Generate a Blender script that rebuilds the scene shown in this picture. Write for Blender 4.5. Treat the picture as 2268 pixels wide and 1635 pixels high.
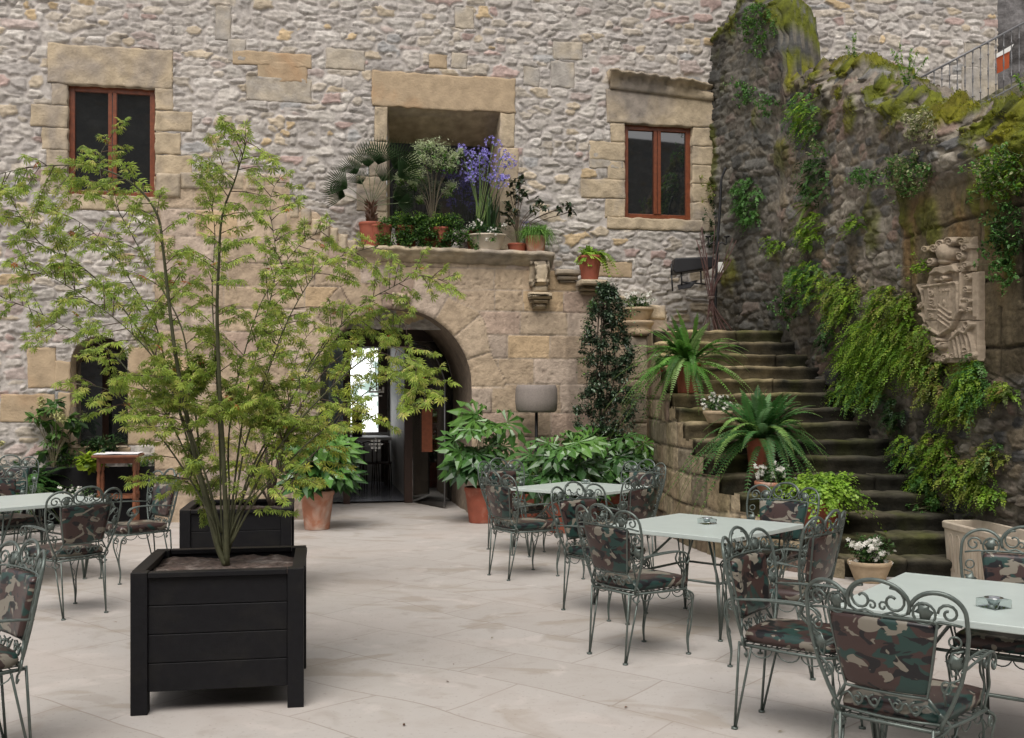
import bpy, math, random
import numpy as np
from mathutils import Vector, Matrix
random.seed(7); RNG = np.random.default_rng(11)
for o in list(bpy.data.objects): bpy.data.objects.remove(o)
S = bpy.context.scene
COL = S.collection
# ------------------------------------------------------------------ camera, sky, sun, exposure
F = 2300.0; EYE = 1.65; HOR = 880.0; CU = 1134.0       # picture measured on a 2268 x 1635 grid
cam = bpy.data.cameras.new('camera'); co = bpy.data.objects.new('camera', cam); COL.objects.link(co)
co.location = (0, 0, EYE); co.rotation_euler = (math.radians(90), 0, 0)
cam.sensor_width = 36; cam.lens = 36*F/2268; cam.shift_y = (HOR-817.5)/2268; cam.clip_end = 500; cam.clip_start = .05
S.camera = co
W = bpy.data.worlds.new('World'); S.world = W; W.use_nodes = True
wn = W.node_tree.nodes; wl = W.node_tree.links
bg = wn['Background']
sky = wn.new('ShaderNodeTexSky'); sky.sky_type = 'NISHITA'; sky.sun_disc = False
SUN_EL, SUN_ROT = math.radians(58), math.radians(190)
sky.sun_elevation = SUN_EL; sky.sun_rotation = SUN_ROT
sky.air_density = 1.0; sky.dust_density = 4.0; sky.ozone_density = .6
hs = wn.new('ShaderNodeHueSaturation'); hs.inputs['Saturation'].default_value = .22
wl.new(sky.outputs[0], hs.inputs['Color'])
tint = wn.new('ShaderNodeMix'); tint.data_type = 'RGBA'; tint.blend_type = 'MULTIPLY'; tint.inputs[0].default_value = 1
tint.inputs[7].default_value = (1.0, .965, .93, 1)
wl.new(hs.outputs[0], tint.inputs[6]); wl.new(tint.outputs[2], bg.inputs[0])
bg.inputs[1].default_value = .135
sl = bpy.data.lights.new('sun', 'SUN'); sl.energy = 1.45; sl.angle = math.radians(42); sl.color = (1, .965, .92)
so = bpy.data.objects.new('sun', sl); COL.objects.link(so)
so.rotation_euler = (math.radians(32), 0, math.radians(-10)); so.location = (0, 0, 20)
S.view_settings.view_transform = 'Standard'; S.view_settings.look = 'None'
S.view_settings.exposure = .43; S.view_settings.gamma = 1

# ------------------------------------------------------------------ helpers
def P(u, v, Y): return Vector(((u-CU)/F*Y, Y, EYE-(v-HOR)/F*Y))
def G(u, v, z=0.0):
    Y = F*(EYE-z)/(v-HOR); return Vector(((u-CU)/F*Y, Y, z))
TH = math.atan(.196); cT, sT = math.cos(TH), math.sin(TH); FY = 14.57
def fac(u, v, d=0.0):                       # pixel -> facade coords (s, z) on the plane d metres into the wall
    a = (u-CU)/F; t = (d+FY*cT)/(cT-a*sT)
    return (t*(a*cT+sT)-FY*sT, EYE-(v-HOR)/F*t)
def fw(s, d, z): return Vector((s*cT-d*sT, FY+s*sT+d*cT, z))   # facade coords -> world

def h2(ix, iy, s):
    m = np.uint64(0xffffffff)
    ix = np.asarray(ix).astype(np.int64).astype(np.uint64); iy = np.asarray(iy).astype(np.int64).astype(np.uint64)
    n = (ix*np.uint64(374761393)+iy*np.uint64(668265263)+np.uint64(s*2246822519 & 0xffffffff)) & m
    n = ((n ^ (n >> np.uint64(13)))*np.uint64(1274126177)) & m
    n = ((n ^ (n >> np.uint64(15)))*np.uint64(2654435761)) & m
    n = n ^ (n >> np.uint64(16))
    return (n & m).astype(np.float64)/4294967295.0
def vn(x, y, s):
    ix = np.floor(x); iy = np.floor(y); fx = x-ix; fy = y-iy
    fx = fx*fx*(3-2*fx); fy = fy*fy*(3-2*fy)
    a = h2(ix, iy, s); b = h2(ix+1, iy, s); c = h2(ix, iy+1, s); d = h2(ix+1, iy+1, s)
    return ((a*(1-fx)+b*fx)*(1-fy)+(c*(1-fx)+d*fx)*fy)*2-1
def fbm(x, y, s, o=4, g=.5):
    t = 0; am = 1; n = 0
    for k in range(o):
        t = t+am*vn(x*2**k+17.3*k, y*2**k-9.1*k, s+k*13); n += am; am *= g
    return t/n
def sst(a, b, x):
    t = np.clip((x-a)/(b-a), 0, 1); return t*t*(3-2*t)

def link(o, parent=None):
    COL.objects.link(o)
    if parent is not None: o.parent = parent
    return o
OFF = {}
def off_of(o):
    return OFF.get(o.name, Vector((0, 0, 0))) if o is not None else Vector((0, 0, 0))
def tag(o, label=None, cat=None, group=None, kind=None):
    if label: o['label'] = label
    if cat: o['category'] = cat
    if group: o['group'] = group
    if kind: o['kind'] = kind
    return o
def thing(name, label, cat, loc=(0, 0, 0), rz=0, group=None):
    o = bpy.data.objects.new(name, None); o.empty_display_size = .1
    COL.objects.link(o); o.location = loc; o.rotation_euler = (0, 0, rz)
    OFF[o.name] = Vector(loc)
    return tag(o, label, cat, group)
def mk(name, V, Fc, mat, parent=None, smooth=True, col=None, origin=None, local=False):
    """V world coords (or local when local=True) -> one mesh object"""
    V = np.asarray(V, dtype=np.float64).reshape(-1, 3)
    if parent is not None and not local: of = off_of(parent)
    elif origin is not None: of = Vector(origin)
    else: of = Vector((0, 0, 0))
    me = bpy.data.meshes.new(name)
    me.from_pydata(V-np.array(of), [], Fc)
    if smooth: me.polygons.foreach_set('use_smooth', np.ones(len(me.polygons), dtype=bool))
    if col is not None:
        ca = me.color_attributes.new('Col', 'FLOAT_COLOR', 'POINT')
        c4 = np.ones((len(V), 4)); c4[:, :3] = np.asarray(col); ca.data.foreach_set('color', c4.ravel())
    me.materials.append(mat); me.update()
    o = bpy.data.objects.new(name, me); link(o, parent)
    if parent is None: o.location = of
    OFF[o.name] = of
    return o
class MB:
    def __init__(s): s.v = []; s.f = []; s.c = []; s.n = 0
    def add(s, V, Fc, col=None):
        V = np.asarray(V, float).reshape(-1, 3); s.v.append(V)
        s.f.extend([[i+s.n for i in f] for f in Fc]); s.n += len(V)
        s.c.append(np.tile(np.array(col if col is not None else (1, 1, 1), float), (len(V), 1)))
    def box(s, x0, x1, y0, y1, z0, z1, col=None, M=None):
        V = np.array([[x, y, z] for x in (x0, x1) for y in (y0, y1) for z in (z0, z1)], float)
        if M is not None: V = np.array([list(M @ Vector(p)) for p in V])
        s.add(V, [[0, 1, 3, 2], [4, 6, 7, 5], [0, 4, 5, 1], [2, 3, 7, 6], [0, 2, 6, 4], [1, 5, 7, 3]], col)
    def tube(s, pts, r, n=6, closed=False, col=None):
        p = np.array([list(q) for q in pts], float); N = len(p)
        r = np.full(N, r, float) if np.isscalar(r) else np.asarray(r, float)
        if closed: t = np.roll(p, -1, 0)-np.roll(p, 1, 0)
        else: t = np.gradient(p, axis=0)
        t /= (np.linalg.norm(t, axis=1)[:, None]+1e-9)
        a = np.array([0, 0, 1.0]) if abs(t[0][2]) < .8 else np.array([1.0, 0, 0])
        u = np.cross(t[0], a); u /= np.linalg.norm(u); U = [u]
        for i in range(1, N):
            u = U[-1]-t[i]*np.dot(U[-1], t[i]); u /= (np.linalg.norm(u)+1e-9); U.append(u)
        U = np.array(U); Wv = np.cross(t, U); an = np.arange(n)*2*math.pi/n
        V = p[:, None, :]+r[:, None, None]*(np.cos(an)[None, :, None]*U[:, None, :]+np.sin(an)[None, :, None]*Wv[:, None, :])
        Fc = []; K = N if closed else N-1
        for i in range(K):
            j = (i+1) % N
            for k in range(n):
                l = (k+1) % n; Fc.append([i*n+k, i*n+l, j*n+l, j*n+k])
        if not closed: Fc.append(list(range(n))[::-1]); Fc.append([(N-1)*n+k for k in range(n)])
        s.add(V.reshape(-1, 3), Fc, col)
    def lathe(s, prof, c=(0, 0, 0), n=28, col=None, sx=1, sy=1, wob=0, seed=0):
        c = np.array(c, float); V = []
        rr = random.Random(seed); ph = rr.random()*6
        for r, z in prof:
            for k in range(n):
                a = 2*math.pi*k/n; q = r*(1+wob*math.sin(3*a+ph)*.5+wob*math.sin(5*a+z*9)*.4)
                V.append(c+np.array([q*math.cos(a)*sx, q*math.sin(a)*sy, z]))
        Fc = []
        for i in range(len(prof)-1):
            for k in range(n):
                l = (k+1) % n; Fc.append([i*n+k, i*n+l, (i+1)*n+l, (i+1)*n+k])
        s.add(V, Fc, col)
    def prism(s, out, y0, y1, fn, col=None):
        """outline [(x,z)] extruded y0..y1; fn maps (x,y,z)->world"""
        n = len(out)
        V = [list(fn(x, y0, z)) for x, z in out]+[list(fn(x, y1, z)) for x, z in out]
        Fc = [list(range(n)), [n+i for i in range(n)][::-1]]+[[i, (i+1) % n+0, n+(i+1) % n, n+i][::-1] for i in range(n)]
        s.add(V, Fc, col)
    def build(s, name, mat, parent=None, smooth=True, origin=None, local=False, color=False):
        return mk(name, np.concatenate(s.v), s.f, mat, parent, smooth, np.concatenate(s.c) if color else None, origin, local)
def bevel(o, w=.005, seg=2):
    m = o.modifiers.new('b', 'BEVEL'); m.width = w; m.segments = seg; m.limit_method = 'ANGLE'; m.angle_limit = math.radians(40)
    for p in o.data.polygons: p.use_smooth = False
    return o
def bez(pts, n=8):
    """Catmull-Rom through points"""
    p = [Vector(q) for q in pts]; out = []
    for i in range(len(p)-1):
        a = p[i-1] if i > 0 else p[i]*2-p[i+1]; b = p[i]; c = p[i+1]; d = p[i+2] if i+2 < len(p) else p[i+1]*2-p[i]
        for k in range(n):
            t = k/n; out.append(.5*((2*b)+(c-a)*t+(2*a-5*b+4*c-d)*t*t+(-a+3*b-3*c+d)*t**3))
    out.append(p[-1]); return out

# ------------------------------------------------------------------ materials
def mat(name, color=(.5, .5, .5), rough=.7, metal=0, attr=False, vs=6, va=.15, bump=0, bs=40, spec=.5, trans=0, coat=0, det=5, c2=None, c2s=3, c2r=(.45, .6), coords='Object'):
    m = bpy.data.materials.new(name); m.use_nodes = True; nt = m.node_tree; n = nt.nodes; l = nt.links
    b = n['Principled BSDF']; b.inputs['Roughness'].default_value = rough; b.inputs['Metallic'].default_value = metal
    b.inputs['Specular IOR Level'].default_value = spec; b.inputs['Coat Weight'].default_value = coat
    tc = n.new('ShaderNodeTexCoord')
    if attr:
        a = n.new('ShaderNodeAttribute'); a.attribute_name = 'Col'; src = a.outputs['Color']
    else:
        a = n.new('ShaderNodeRGB'); a.outputs[0].default_value = (*color, 1); src = a.outputs[0]
    if c2 is not None:
        nz = n.new('ShaderNodeTexNoise'); nz.inputs['Scale'].default_value = c2s; nz.inputs['Detail'].default_value = 6
        nz.inputs['Distortion'].default_value = .6
        l.new(tc.outputs[coords], nz.inputs['Vector'])
        rp = n.new('ShaderNodeMapRange'); rp.inputs['From Min'].default_value = c2r[0]; rp.inputs['From Max'].default_value = c2r[1]
        l.new(nz.outputs['Fac'], rp.inputs['Value'])
        mx = n.new('ShaderNodeMix'); mx.data_type = 'RGBA'; l.new(rp.outputs[0], mx.inputs[0]); l.new(src, mx.inputs[6])
        mx.inputs[7].default_value = (*c2, 1); src = mx.outputs[2]
    if va > 0:
        nz = n.new('ShaderNodeTexNoise'); nz.inputs['Scale'].default_value = vs; nz.inputs['Detail'].default_value = det
        l.new(tc.outputs[coords], nz.inputs['Vector'])
        rp = n.new('ShaderNodeMapRange'); rp.inputs['From Min'].default_value = .3; rp.inputs['From Max'].default_value = .7
        rp.inputs['To Min'].default_value = 1-va; rp.inputs['To Max'].default_value = 1+va; rp.clamp = False
        l.new(nz.outputs['Fac'], rp.inputs['Value'])
        mx = n.new('ShaderNodeVectorMath'); mx.operation = 'SCALE'; l.new(src, mx.inputs[0]); l.new(rp.outputs[0], mx.inputs['Scale']); src = mx.outputs[0]
    l.new(src, b.inputs['Base Color'])
    if bump > 0:
        nz = n.new('ShaderNodeTexNoise'); nz.inputs['Scale'].default_value = bs; nz.inputs['Detail'].default_value = 6
        l.new(tc.outputs[coords], nz.inputs['Vector'])
        bp = n.new('ShaderNodeBump'); bp.inputs['Strength'].default_value = bump; bp.inputs['Distance'].default_value = .01
        l.new(nz.outputs['Fac'], bp.inputs['Height']); l.new(bp.outputs[0], b.inputs['Normal'])
    if trans > 0:
        tr = n.new('ShaderNodeBsdfTranslucent'); l.new(src, tr.inputs['Color'])
        ms = n.new('ShaderNodeMixShader'); ms.inputs[0].default_value = trans
        l.new(b.outputs[0], ms.inputs[1]); l.new(tr.outputs[0], ms.inputs[2]); l.new(ms.outputs[0], n['Material Output'].inputs[0])
    return m
M = {}
M['rubble'] = mat('rubble_stone', attr=True, rough=.92, vs=16, va=.22, bump=.7, bs=30, spec=.2, det=10)
M['ashlar'] = mat('ashlar_stone', attr=True, rough=.9, vs=11, va=.2, bump=.9, bs=34, spec=.2, det=8)
M['moss_wall'] = mat('mossy_rubble', attr=True, rough=.85, vs=18, va=.28, bump=.9, bs=40, spec=.25, det=8)
M['block'] = mat('dressed_sandstone', (.41, .335, .235), .88, vs=7, va=.26, bump=1.0, bs=30, spec=.2, c2=(.27, .235, .20), c2s=1.4, c2r=(.46, .68), det=9)
M['block2'] = mat('ochre_sandstone', (.39, .30, .20), .88, vs=7, va=.15, bump=.7, bs=34, spec=.2, det=9, c2=(.38, .21, .10), c2s=1.1, c2r=(.55, .78))
M['wallblock'] = mat('grey_tan_block', (.395, .345, .275), .9, vs=8, va=.24, bump=.9, bs=30, spec=.2, c2=(.34, .315, .285), c2s=2, c2r=(.42, .62), det=9)
M['step'] = mat('damp_step_stone', attr=True, rough=.85, vs=9, va=.4, bump=.7, bs=40, spec=.15, det=8)
M['wood'] = mat('varnished_wood', (.16, .045, .018), .35, vs=18, va=.25, spec=.5)
M['darkwood'] = mat('dark_wood', (.035, .016, .01), .45, vs=18, va=.2)
M['black'] = mat('black_painted_wood', (.0075, .0075, .009), .55, vs=30, va=.15, bump=.08, bs=120, spec=.2, c2=(.0125, .012, .0115), c2s=5, c2r=(.5, .75))
M['blackmetal'] = mat('black_metal', (.012, .012, .014), .5, spec=.4, va=.1)
M['iron'] = mat('grey_green_iron', (.105, .128, .116), .36, metal=.35, vs=40, va=.18, spec=.5)
M['railiron'] = mat('grey_rail_iron', (.16, .16, .165), .5, metal=.4, va=.1)
M['table'] = mat('painted_table_top', (.48, .54, .515), .3, vs=9, va=.04, spec=.5)
M['soil'] = mat('soil', (.075, .052, .043), .95, vs=30, va=.5, bump=1, bs=40, c2=(.17, .14, .125), c2s=9, c2r=(.5, .66))
M['terra'] = mat('terracotta', (.27, .072, .04), .75, vs=7, va=.18, bump=.1, bs=80, c2=(.36, .17, .12), c2s=5, c2r=(.55, .8))
M['terra_old'] = mat('limed_terracotta', (.40, .17, .10), .85, vs=9, va=.15, bump=.15, bs=60, c2=(.50, .37, .30), c2s=4, c2r=(.42, .62))
M['cream'] = mat('cream_concrete', (.50, .43, .34), .85, vs=8, va=.12, bump=.2, bs=70, c2=(.38, .31, .24), c2s=4, c2r=(.5, .75))
M['carved'] = mat('carved_sandstone', (.36, .235, .17), .85, vs=10, va=.2, bump=.25, bs=70, c2=(.2, .17, .11), c2s=4, c2r=(.52, .75))
M['shade'] = mat('lampshade_weave', (.22, .19, .17), .85, vs=60, va=.12, bump=.3, bs=160)
M['leaf'] = mat('leaf', attr=True, rough=.45, va=.18, vs=9, spec=.35, trans=.42)
M['glossleaf'] = mat('glossy_leaf', attr=True, rough=.28, va=.15, vs=9, spec=.5, trans=.15)
M['stem'] = mat('plant_stem', attr=True, rough=.7, va=.15)
M['petal'] = mat('petal', attr=True, rough=.6, va=.05, trans=.3)
M['bark'] = mat('smooth_bark', attr=True, rough=.7, va=.25, vs=20, bump=.2, bs=50)
M['paper'] = mat('white_cloth', (.75, .74, .76), .8, va=.03)
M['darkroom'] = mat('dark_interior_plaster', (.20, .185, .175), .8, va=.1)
M['white'] = mat('white_print', (.75, .75, .72), .7, va=0)
M['orange'] = mat('orange_print', (.50, .10, .03), .6, va=.05)
def camo(name, seed):
    m = bpy.data.materials.new(name); m.use_nodes = True; n = m.node_tree.nodes; l = m.node_tree.links
    b = n['Principled BSDF']; b.inputs['Roughness'].default_value = .34; b.inputs['Specular IOR Level'].default_value = .5; b.inputs['Coat Weight'].default_value = .0; b.inputs['Coat Roughness'].default_value = .22
    tc = n.new('ShaderNodeTexCoord'); src = None
    base = n.new('ShaderNodeRGB'); base.outputs[0].default_value = (.048, .026, .023, 1); src = base.outputs[0]
    for i, (c, sc, th, st) in enumerate([((.016, .046, .040), 5.2, .535, 1.0), ((.007, .007, .009), 8.5, .55, 1.6), ((.20, .18, .145), 7.6, .575, 1.7)]):
        mp = n.new('ShaderNodeMapping'); mp.inputs['Location'].default_value = (seed*3.1+i*7.7, i*5.3+seed, i*2.9)
        mp.inputs['Scale'].default_value = (1, 1, st); mp.inputs['Rotation'].default_value = (.4*i, .3, .5*i)
        l.new(tc.outputs['Object'], mp.inputs[0])
        nz = n.new('ShaderNodeTexNoise'); nz.inputs['Scale'].default_value = sc; nz.inputs['Detail'].default_value = 2.2; nz.inputs['Distortion'].default_value = 1.1
        l.new(mp.outputs[0], nz.inputs['Vector'])
        rp = n.new('ShaderNodeMapRange'); rp.inputs['From Min'].default_value = th; rp.inputs['From Max'].default_value = th+.012
        l.new(nz.outputs['Fac'], rp.inputs['Value'])
        mx = n.new('ShaderNodeMix'); mx.data_type = 'RGBA'; l.new(rp.outputs[0], mx.inputs[0]); l.new(src, mx.inputs[6]); mx.inputs[7].default_value = (*c, 1); src = mx.outputs[2]
    l.new(src, b.inputs['Base Color']); return m
CAMO = [camo('camouflage_vinyl_%s' % w, i) for i, w in enumerate(['olive', 'brown', 'green', 'dark'])]
def glassm(name, tintc=(.012, .014, .015), clear=.0, rough=.02, ior=1.5):
    m = bpy.data.materials.new(name); m.use_nodes = True; n = m.node_tree.nodes; l = m.node_tree.links
    b = n['Principled BSDF']; b.inputs['Base Color'].default_value = (*tintc, 1); b.inputs['Roughness'].default_value = rough
    b.inputs['Specular IOR Level'].default_value = .9; b.inputs['IOR'].default_value = 1.9
    if clear > 0:
        t = n.new('ShaderNodeBsdfTransparent'); t.inputs[0].default_value = (.85, .88, .88, 1)
        g = n.new('ShaderNodeBsdfGlossy'); g.inputs['Roughness'].default_value = rough
        fr = n.new('ShaderNodeFresnel'); fr.inputs[0].default_value = ior
        mm = n.new('ShaderNodeMixShader'); l.new(fr.outputs[0], mm.inputs[0]); l.new(t.outputs[0], mm.inputs[1]); l.new(g.outputs[0], mm.inputs[2])
        l.new(mm.outputs[0], n['Material Output'].inputs[0])
    return m
M['pane'] = glassm('dark_window_glass'); M['glass'] = glassm('clear_glass', clear=1)

# paving: large slabs set on the diagonal, stained
def paving():
    m = bpy.data.materials.new('stone_paving'); m.use_nodes = True; n = m.node_tree.nodes; l = m.node_tree.links
    b = n['Principled BSDF']; b.inputs['Roughness'].default_value = .62; b.inputs['Specular IOR Level'].default_value = .3
    tc = n.new('ShaderNodeTexCoord'); mp = n.new('ShaderNodeMapping'); mp.inputs['Rotation'].default_value = (0, 0, math.radians(38))
    l.new(tc.outputs['Object'], mp.inputs[0])
    wz = n.new('ShaderNodeTexNoise'); wz.inputs['Scale'].default_value = .5; l.new(mp.outputs[0], wz.inputs['Vector'])
    wa = n.new('ShaderNodeVectorMath'); wa.operation = 'SCALE'; wa.inputs['Scale'].default_value = .5; l.new(wz.outputs['Color'], wa.inputs[0])
    wb = n.new('ShaderNodeVectorMath'); wb.operation = 'ADD'; l.new(mp.outputs[0], wb.inputs[0]); l.new(wa.outputs[0], wb.inputs[1])
    br = n.new('ShaderNodeTexBrick'); l.new(wb.outputs[0], br.inputs['Vector'])
    br.inputs['Scale'].default_value = 1; br.inputs['Brick Width'].default_value = 1.15; br.inputs['Row Height'].default_value = .62
    br.inputs['Mortar Size'].default_value = .007; br.inputs['Mortar Smooth'].default_value = .4; br.inputs['Bias'].default_value = 0
    br.inputs['Color1'].default_value = (.385, .357, .330, 1); br.inputs['Color2'].default_value = (.43, .403, .378, 1); br.inputs['Mortar'].default_value = (.315, .28, .25, 1)
    br.offset = .37
    src = br.outputs['Color']
    def lay(scale, lo, hi, colr, fac, dist=.5, st=(1, 1, 1), det=6):
        nonlocal src
        q = n.new('ShaderNodeMapping'); q.inputs['Scale'].default_value = st; l.new(tc.outputs['Object'], q.inputs[0])
        z = n.new('ShaderNodeTexNoise'); z.inputs['Scale'].default_value = scale; z.inputs['Detail'].default_value = det; z.inputs['Distortion'].default_value = dist; l.new(q.outputs[0], z.inputs['Vector'])
        r = n.new('ShaderNodeMapRange'); r.inputs['From Min'].default_value = lo; r.inputs['From Max'].default_value = hi; r.inputs['To Max'].default_value = fac; l.new(z.outputs['Fac'], r.inputs['Value'])
        x = n.new('ShaderNodeMix'); x.data_type = 'RGBA'; l.new(r.outputs[0], x.inputs[0]); l.new(src, x.inputs[6]); x.inputs[7].default_value = (*colr, 1); src = x.outputs[2]
    lay(.9, .56, .63, (.285, .24, .19), .5, 1.6, (1, 1.7, 1))
    lay(3.1, .60, .68, (.27, .235, .20), .35, 1.0)
    lay(2.2, .60, .66, (.50, .46, .43), .6, .8)
    lay(.55, .5, .7, (.455, .405, .37), .7)
    lay(5, .5, .72, (.33, .285, .255), .35)
    lay(38, .62, .72, (.24, .20, .17), .4, 0, det=2)
    l.new(src, b.inputs['Base Color'])
    bp = n.new('ShaderNodeBump'); bp.inputs['Strength'].default_value = .25; bp.inputs['Distance'].default_value = .004
    z = n.new('ShaderNodeTexNoise'); z.inputs['Scale'].default_value = 30; z.inputs['Detail'].default_value = 6; l.new(tc.outputs['Object'], z.inputs['Vector'])
    ad = n.new('ShaderNodeMath'); ad.operation = 'SUBTRACT'; l.new(z.outputs['Fac'], ad.inputs[0]); l.new(br.outputs['Fac'], ad.inputs[1])
    l.new(ad.outputs[0], bp.inputs['Height']); l.new(bp.outputs[0], b.inputs['Normal'])
    return m
M['paving'] = paving()
# ------------------------------------------------------------------ setting: ground
g = MB(); g.add([(-60, -60, 0), (60, -60, 0), (60, 60, 0), (-60, 60, 0)], [[0, 1, 2, 3]])
tag(g.build('ground', M['paving']), kind='structure')

# ------------------------------------------------------------------ masonry patterns (per stone colour and relief)
def pick(r, pal):
    """r in [0,1) array; pal [(weight, (r,g,b))] -> colours"""
    w = np.cumsum([p[0] for p in pal]); w = w/w[-1]; idx = np.searchsorted(w, np.clip(r, 0, .9999))
    return np.array([p[1] for p in pal])[np.clip(idx, 0, len(pal)-1)]
def rubble(x, z, seed, w0=.30, h0=.155, pal=None, mortar=(.385, .355, .335), relief=.018, mlo=.06, mhi=.12):
    xs = x+.06*fbm(x/.5, z/.4, seed+1, 2)+.022*fbm(x/.09, z/.07, seed+2, 3)
    zs = z+.075*fbm(x/.9, z/.5, seed+3, 3)+.02*fbm(x/.13, z/.05, seed+4, 3)
    jj = np.floor(zs/h0)
    F1 = np.full(x.shape, 9.); F2 = np.full(x.shape, 9.); ia = np.zeros(x.shape); ja = np.zeros(x.shape); lx = np.zeros(x.shape); lz = np.zeros(x.shape)
    for dj in (-1, 0, 1):
        j = jj+dj; wr = w0*(.62+.8*h2(j, j*0, seed+9)); of = h2(j, j*0+3, seed+10)*5
        ib = np.floor((xs+of)/wr)
        for di in (-1, 0, 1):
            i = ib+di
            px = (i+.5+.62*(h2(i, j, seed+20)-.5))*wr-of; pz = (j+.5+.62*(h2(i, j, seed+21)-.5))*h0
            big = .62+1.0*h2(i, j, seed+22)**1.6; asp = .66+.75*h2(i, j, seed+23)
            dx = np.abs(xs-px)/(wr*big*asp); dz = np.abs(zs-pz)/(h0*big/asp**.5)
            d = (dx**3.6+dz**3.6)**(1/3.6)
            c = d < F1
            F2 = np.where(c, F1, np.minimum(F2, d)); F1 = np.where(c, d, F1)
            ia = np.where(c, i, ia); ja = np.where(c, j, ja); lx = np.where(c, xs-px, lx); lz = np.where(c, zs-pz, lz)
    e = F2-F1
    smear = .5+.5*fbm(x/.7, z/.5, seed+5, 3)
    lo = mlo+.07*smear; st = sst(lo, lo+mhi, e+.05*fbm(x/.05, z/.04, seed+6, 2))
    r1 = h2(ia, ja, seed+30); r2 = h2(ia, ja, seed+31); r3 = h2(ia, ja, seed+32)
    tilt = (h2(ia, ja, seed+33)-.5)*.16*lx+(h2(ia, ja, seed+34)-.6)*.24*lz
    rough = .014*fbm(x/.08, z/.035, seed+7, 4)+.022*np.abs(fbm(x/.20, z/.04, seed+8, 3))
    hgt = st*(relief*(.35+.9*r3)+tilt+rough)+(1-st)*.004*fbm(x/.05, z/.05, seed+11, 2)
    col = pick(r1, pal)*(.84+.30*r2)[..., None]
    col = col*(1+.16*fbm(x/.13, z/.07, seed+12, 4))[..., None]
    k = sst(.15, .75, st)[..., None]
    col = col*np.array([1.03, 1.04, 1.03]); mc = np.array(mortar)*np.array([1.07, 1.07, 1.05])*(1+.12*fbm(x/.4, z/.4, seed+13, 4))[..., None]
    return hgt, mc*(1-k)+col*k, st, ia, ja
PAL_W = [(24, (.40, .365, .335)), (20, (.45, .415, .38)), (16, (.36, .33, .31)), (12, (.415, .365, .31)), (5, (.43, .36, .275)), (2, (.46, .35, .22)), (5, (.39, .325, .30)), (3, (.38, .285, .26)), (2, (.345, .335, .33)), (8, (.49, .455, .425))]
PAL_D = [(20, (.14, .125, .11)), (16, (.20, .17, .15)), (9, (.26, .19, .165)), (14, (.085, .085, .09)), (10, (.22, .18, .135)), (10, (.17, .165, .165)), (7, (.31, .28, .25))]

def squared(x, z, rows, w0, seed, var=.3):
    xs = x+.02*fbm(x/.4, z/.4, seed, 3)+.008*fbm(x/.07, z/.07, seed+1, 2); zs = z+.03*fbm(x/.7, z/.5, seed+2, 3)+.007*fbm(x/.07, z/.06, seed+3, 2)
    rj = np.clip(np.searchsorted(rows, zs)-1, 0, len(rows)-2); z0 = rows[rj]; z1 = rows[rj+1]; bw = w0*(.7+.7*h2(rj, rj*0, seed+4)); oo = h2(rj, rj*0+1, seed+5)*3
    bi = np.floor((xs+oo)/bw); f = lambda q: (q+var*(h2(q, rj, seed+6)-.5))*bw-oo
    bi = np.where(xs < f(bi), bi-1, bi); bi = np.where(xs > f(bi+1), bi+1, bi)
    return np.minimum(np.minimum(xs-f(bi), f(bi+1)-xs), np.minimum(zs-z0, z1-zs)), bi, rj
def gridmesh(name, X, Y, Z, keep, col, m, parent=None, origin=None):
    """structured grid -> mesh with only the kept quads"""
    n, q = X.shape
    idx = np.arange(n*q).reshape(n, q)
    fa = np.stack([idx[:-1, :-1], idx[:-1, 1:], idx[1:, 1:], idx[1:, :-1]], -1)[keep]
    used = np.unique(fa); re = np.full(n*q, -1); re[used] = np.arange(len(used))
    V = np.stack([X.ravel(), Y.ravel(), Z.ravel()], -1)[used]
    return mk(name, V, re[fa], m, parent, True, col.reshape(-1, 3)[used], origin)

def block(mb, x0, x1, z0, z1, y0, y1, fn, seed=0, cell=.045, rnd=.012, amp=.004, wigk=.9):
    """weathered ashlar block: rounded, uneven front (y0 = front), straight sides going back to y1"""
    nx = max(3, int((x1-x0)/cell)); nz = max(3, int((z1-z0)/cell))
    gx = np.linspace(0, 1, nx+1); gz = np.linspace(0, 1, nz+1)
    gx = np.concatenate([[0], [min(.4, rnd/(x1-x0))], gx[1:-1], [1-min(.4, rnd/(x1-x0))], [1]]); gz = np.concatenate([[0], [min(.4, rnd/(z1-z0))], gz[1:-1], [1-min(.4, rnd/(z1-z0))], [1]])
    A, B = np.meshgrid(gx, gz, indexing='ij')
    X = x0+A*(x1-x0); Z = z0+B*(z1-z0)
    ed = np.minimum(np.minimum(X-x0, x1-X), np.minimum(Z-z0, z1-Z))
    Yv = y0+rnd*(1-np.clip(ed/rnd, 0, 1))**2-amp*fbm(X/.12+seed*3.3, Z/.1, 50+seed, 3)
    wig = amp*wigk
    X = X+wig*fbm(X*0+seed, Z/.09+seed, 61, 3)*(np.abs(A-.5) > .3); Z = Z+wig*fbm(X/.11+seed, Z*0+seed, 62, 3)*(np.abs(B-.5) > .3)
    n, q = X.shape; V = [list(fn(X[i, j], Yv[i, j], Z[i, j])) for i in range(n) for j in range(q)]
    Fc = [[i*q+j, (i+1)*q+j, (i+1)*q+j+1, i*q+j+1] for i in range(n-1) for j in range(q-1)]
    ring = [i*q for i in range(n)]+[(n-1)*q+j for j in range(1, q)]+[i*q+q-1 for i in range(n-2, -1, -1)]+[j for j in range(q-2, 0, -1)]
    b = len(V)
    for r in ring:
        i, j = divmod(r, q); V.append(list(fn(X[i, j], y1, Z[i, j])))
    R = len(ring)
    for k in range(R): Fc.append([ring[k], b+k, b+(k+1) % R, ring[(k+1) % R]])
    Fc.append([b+k for k in range(R)])
    mb.add(V, Fc)

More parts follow.
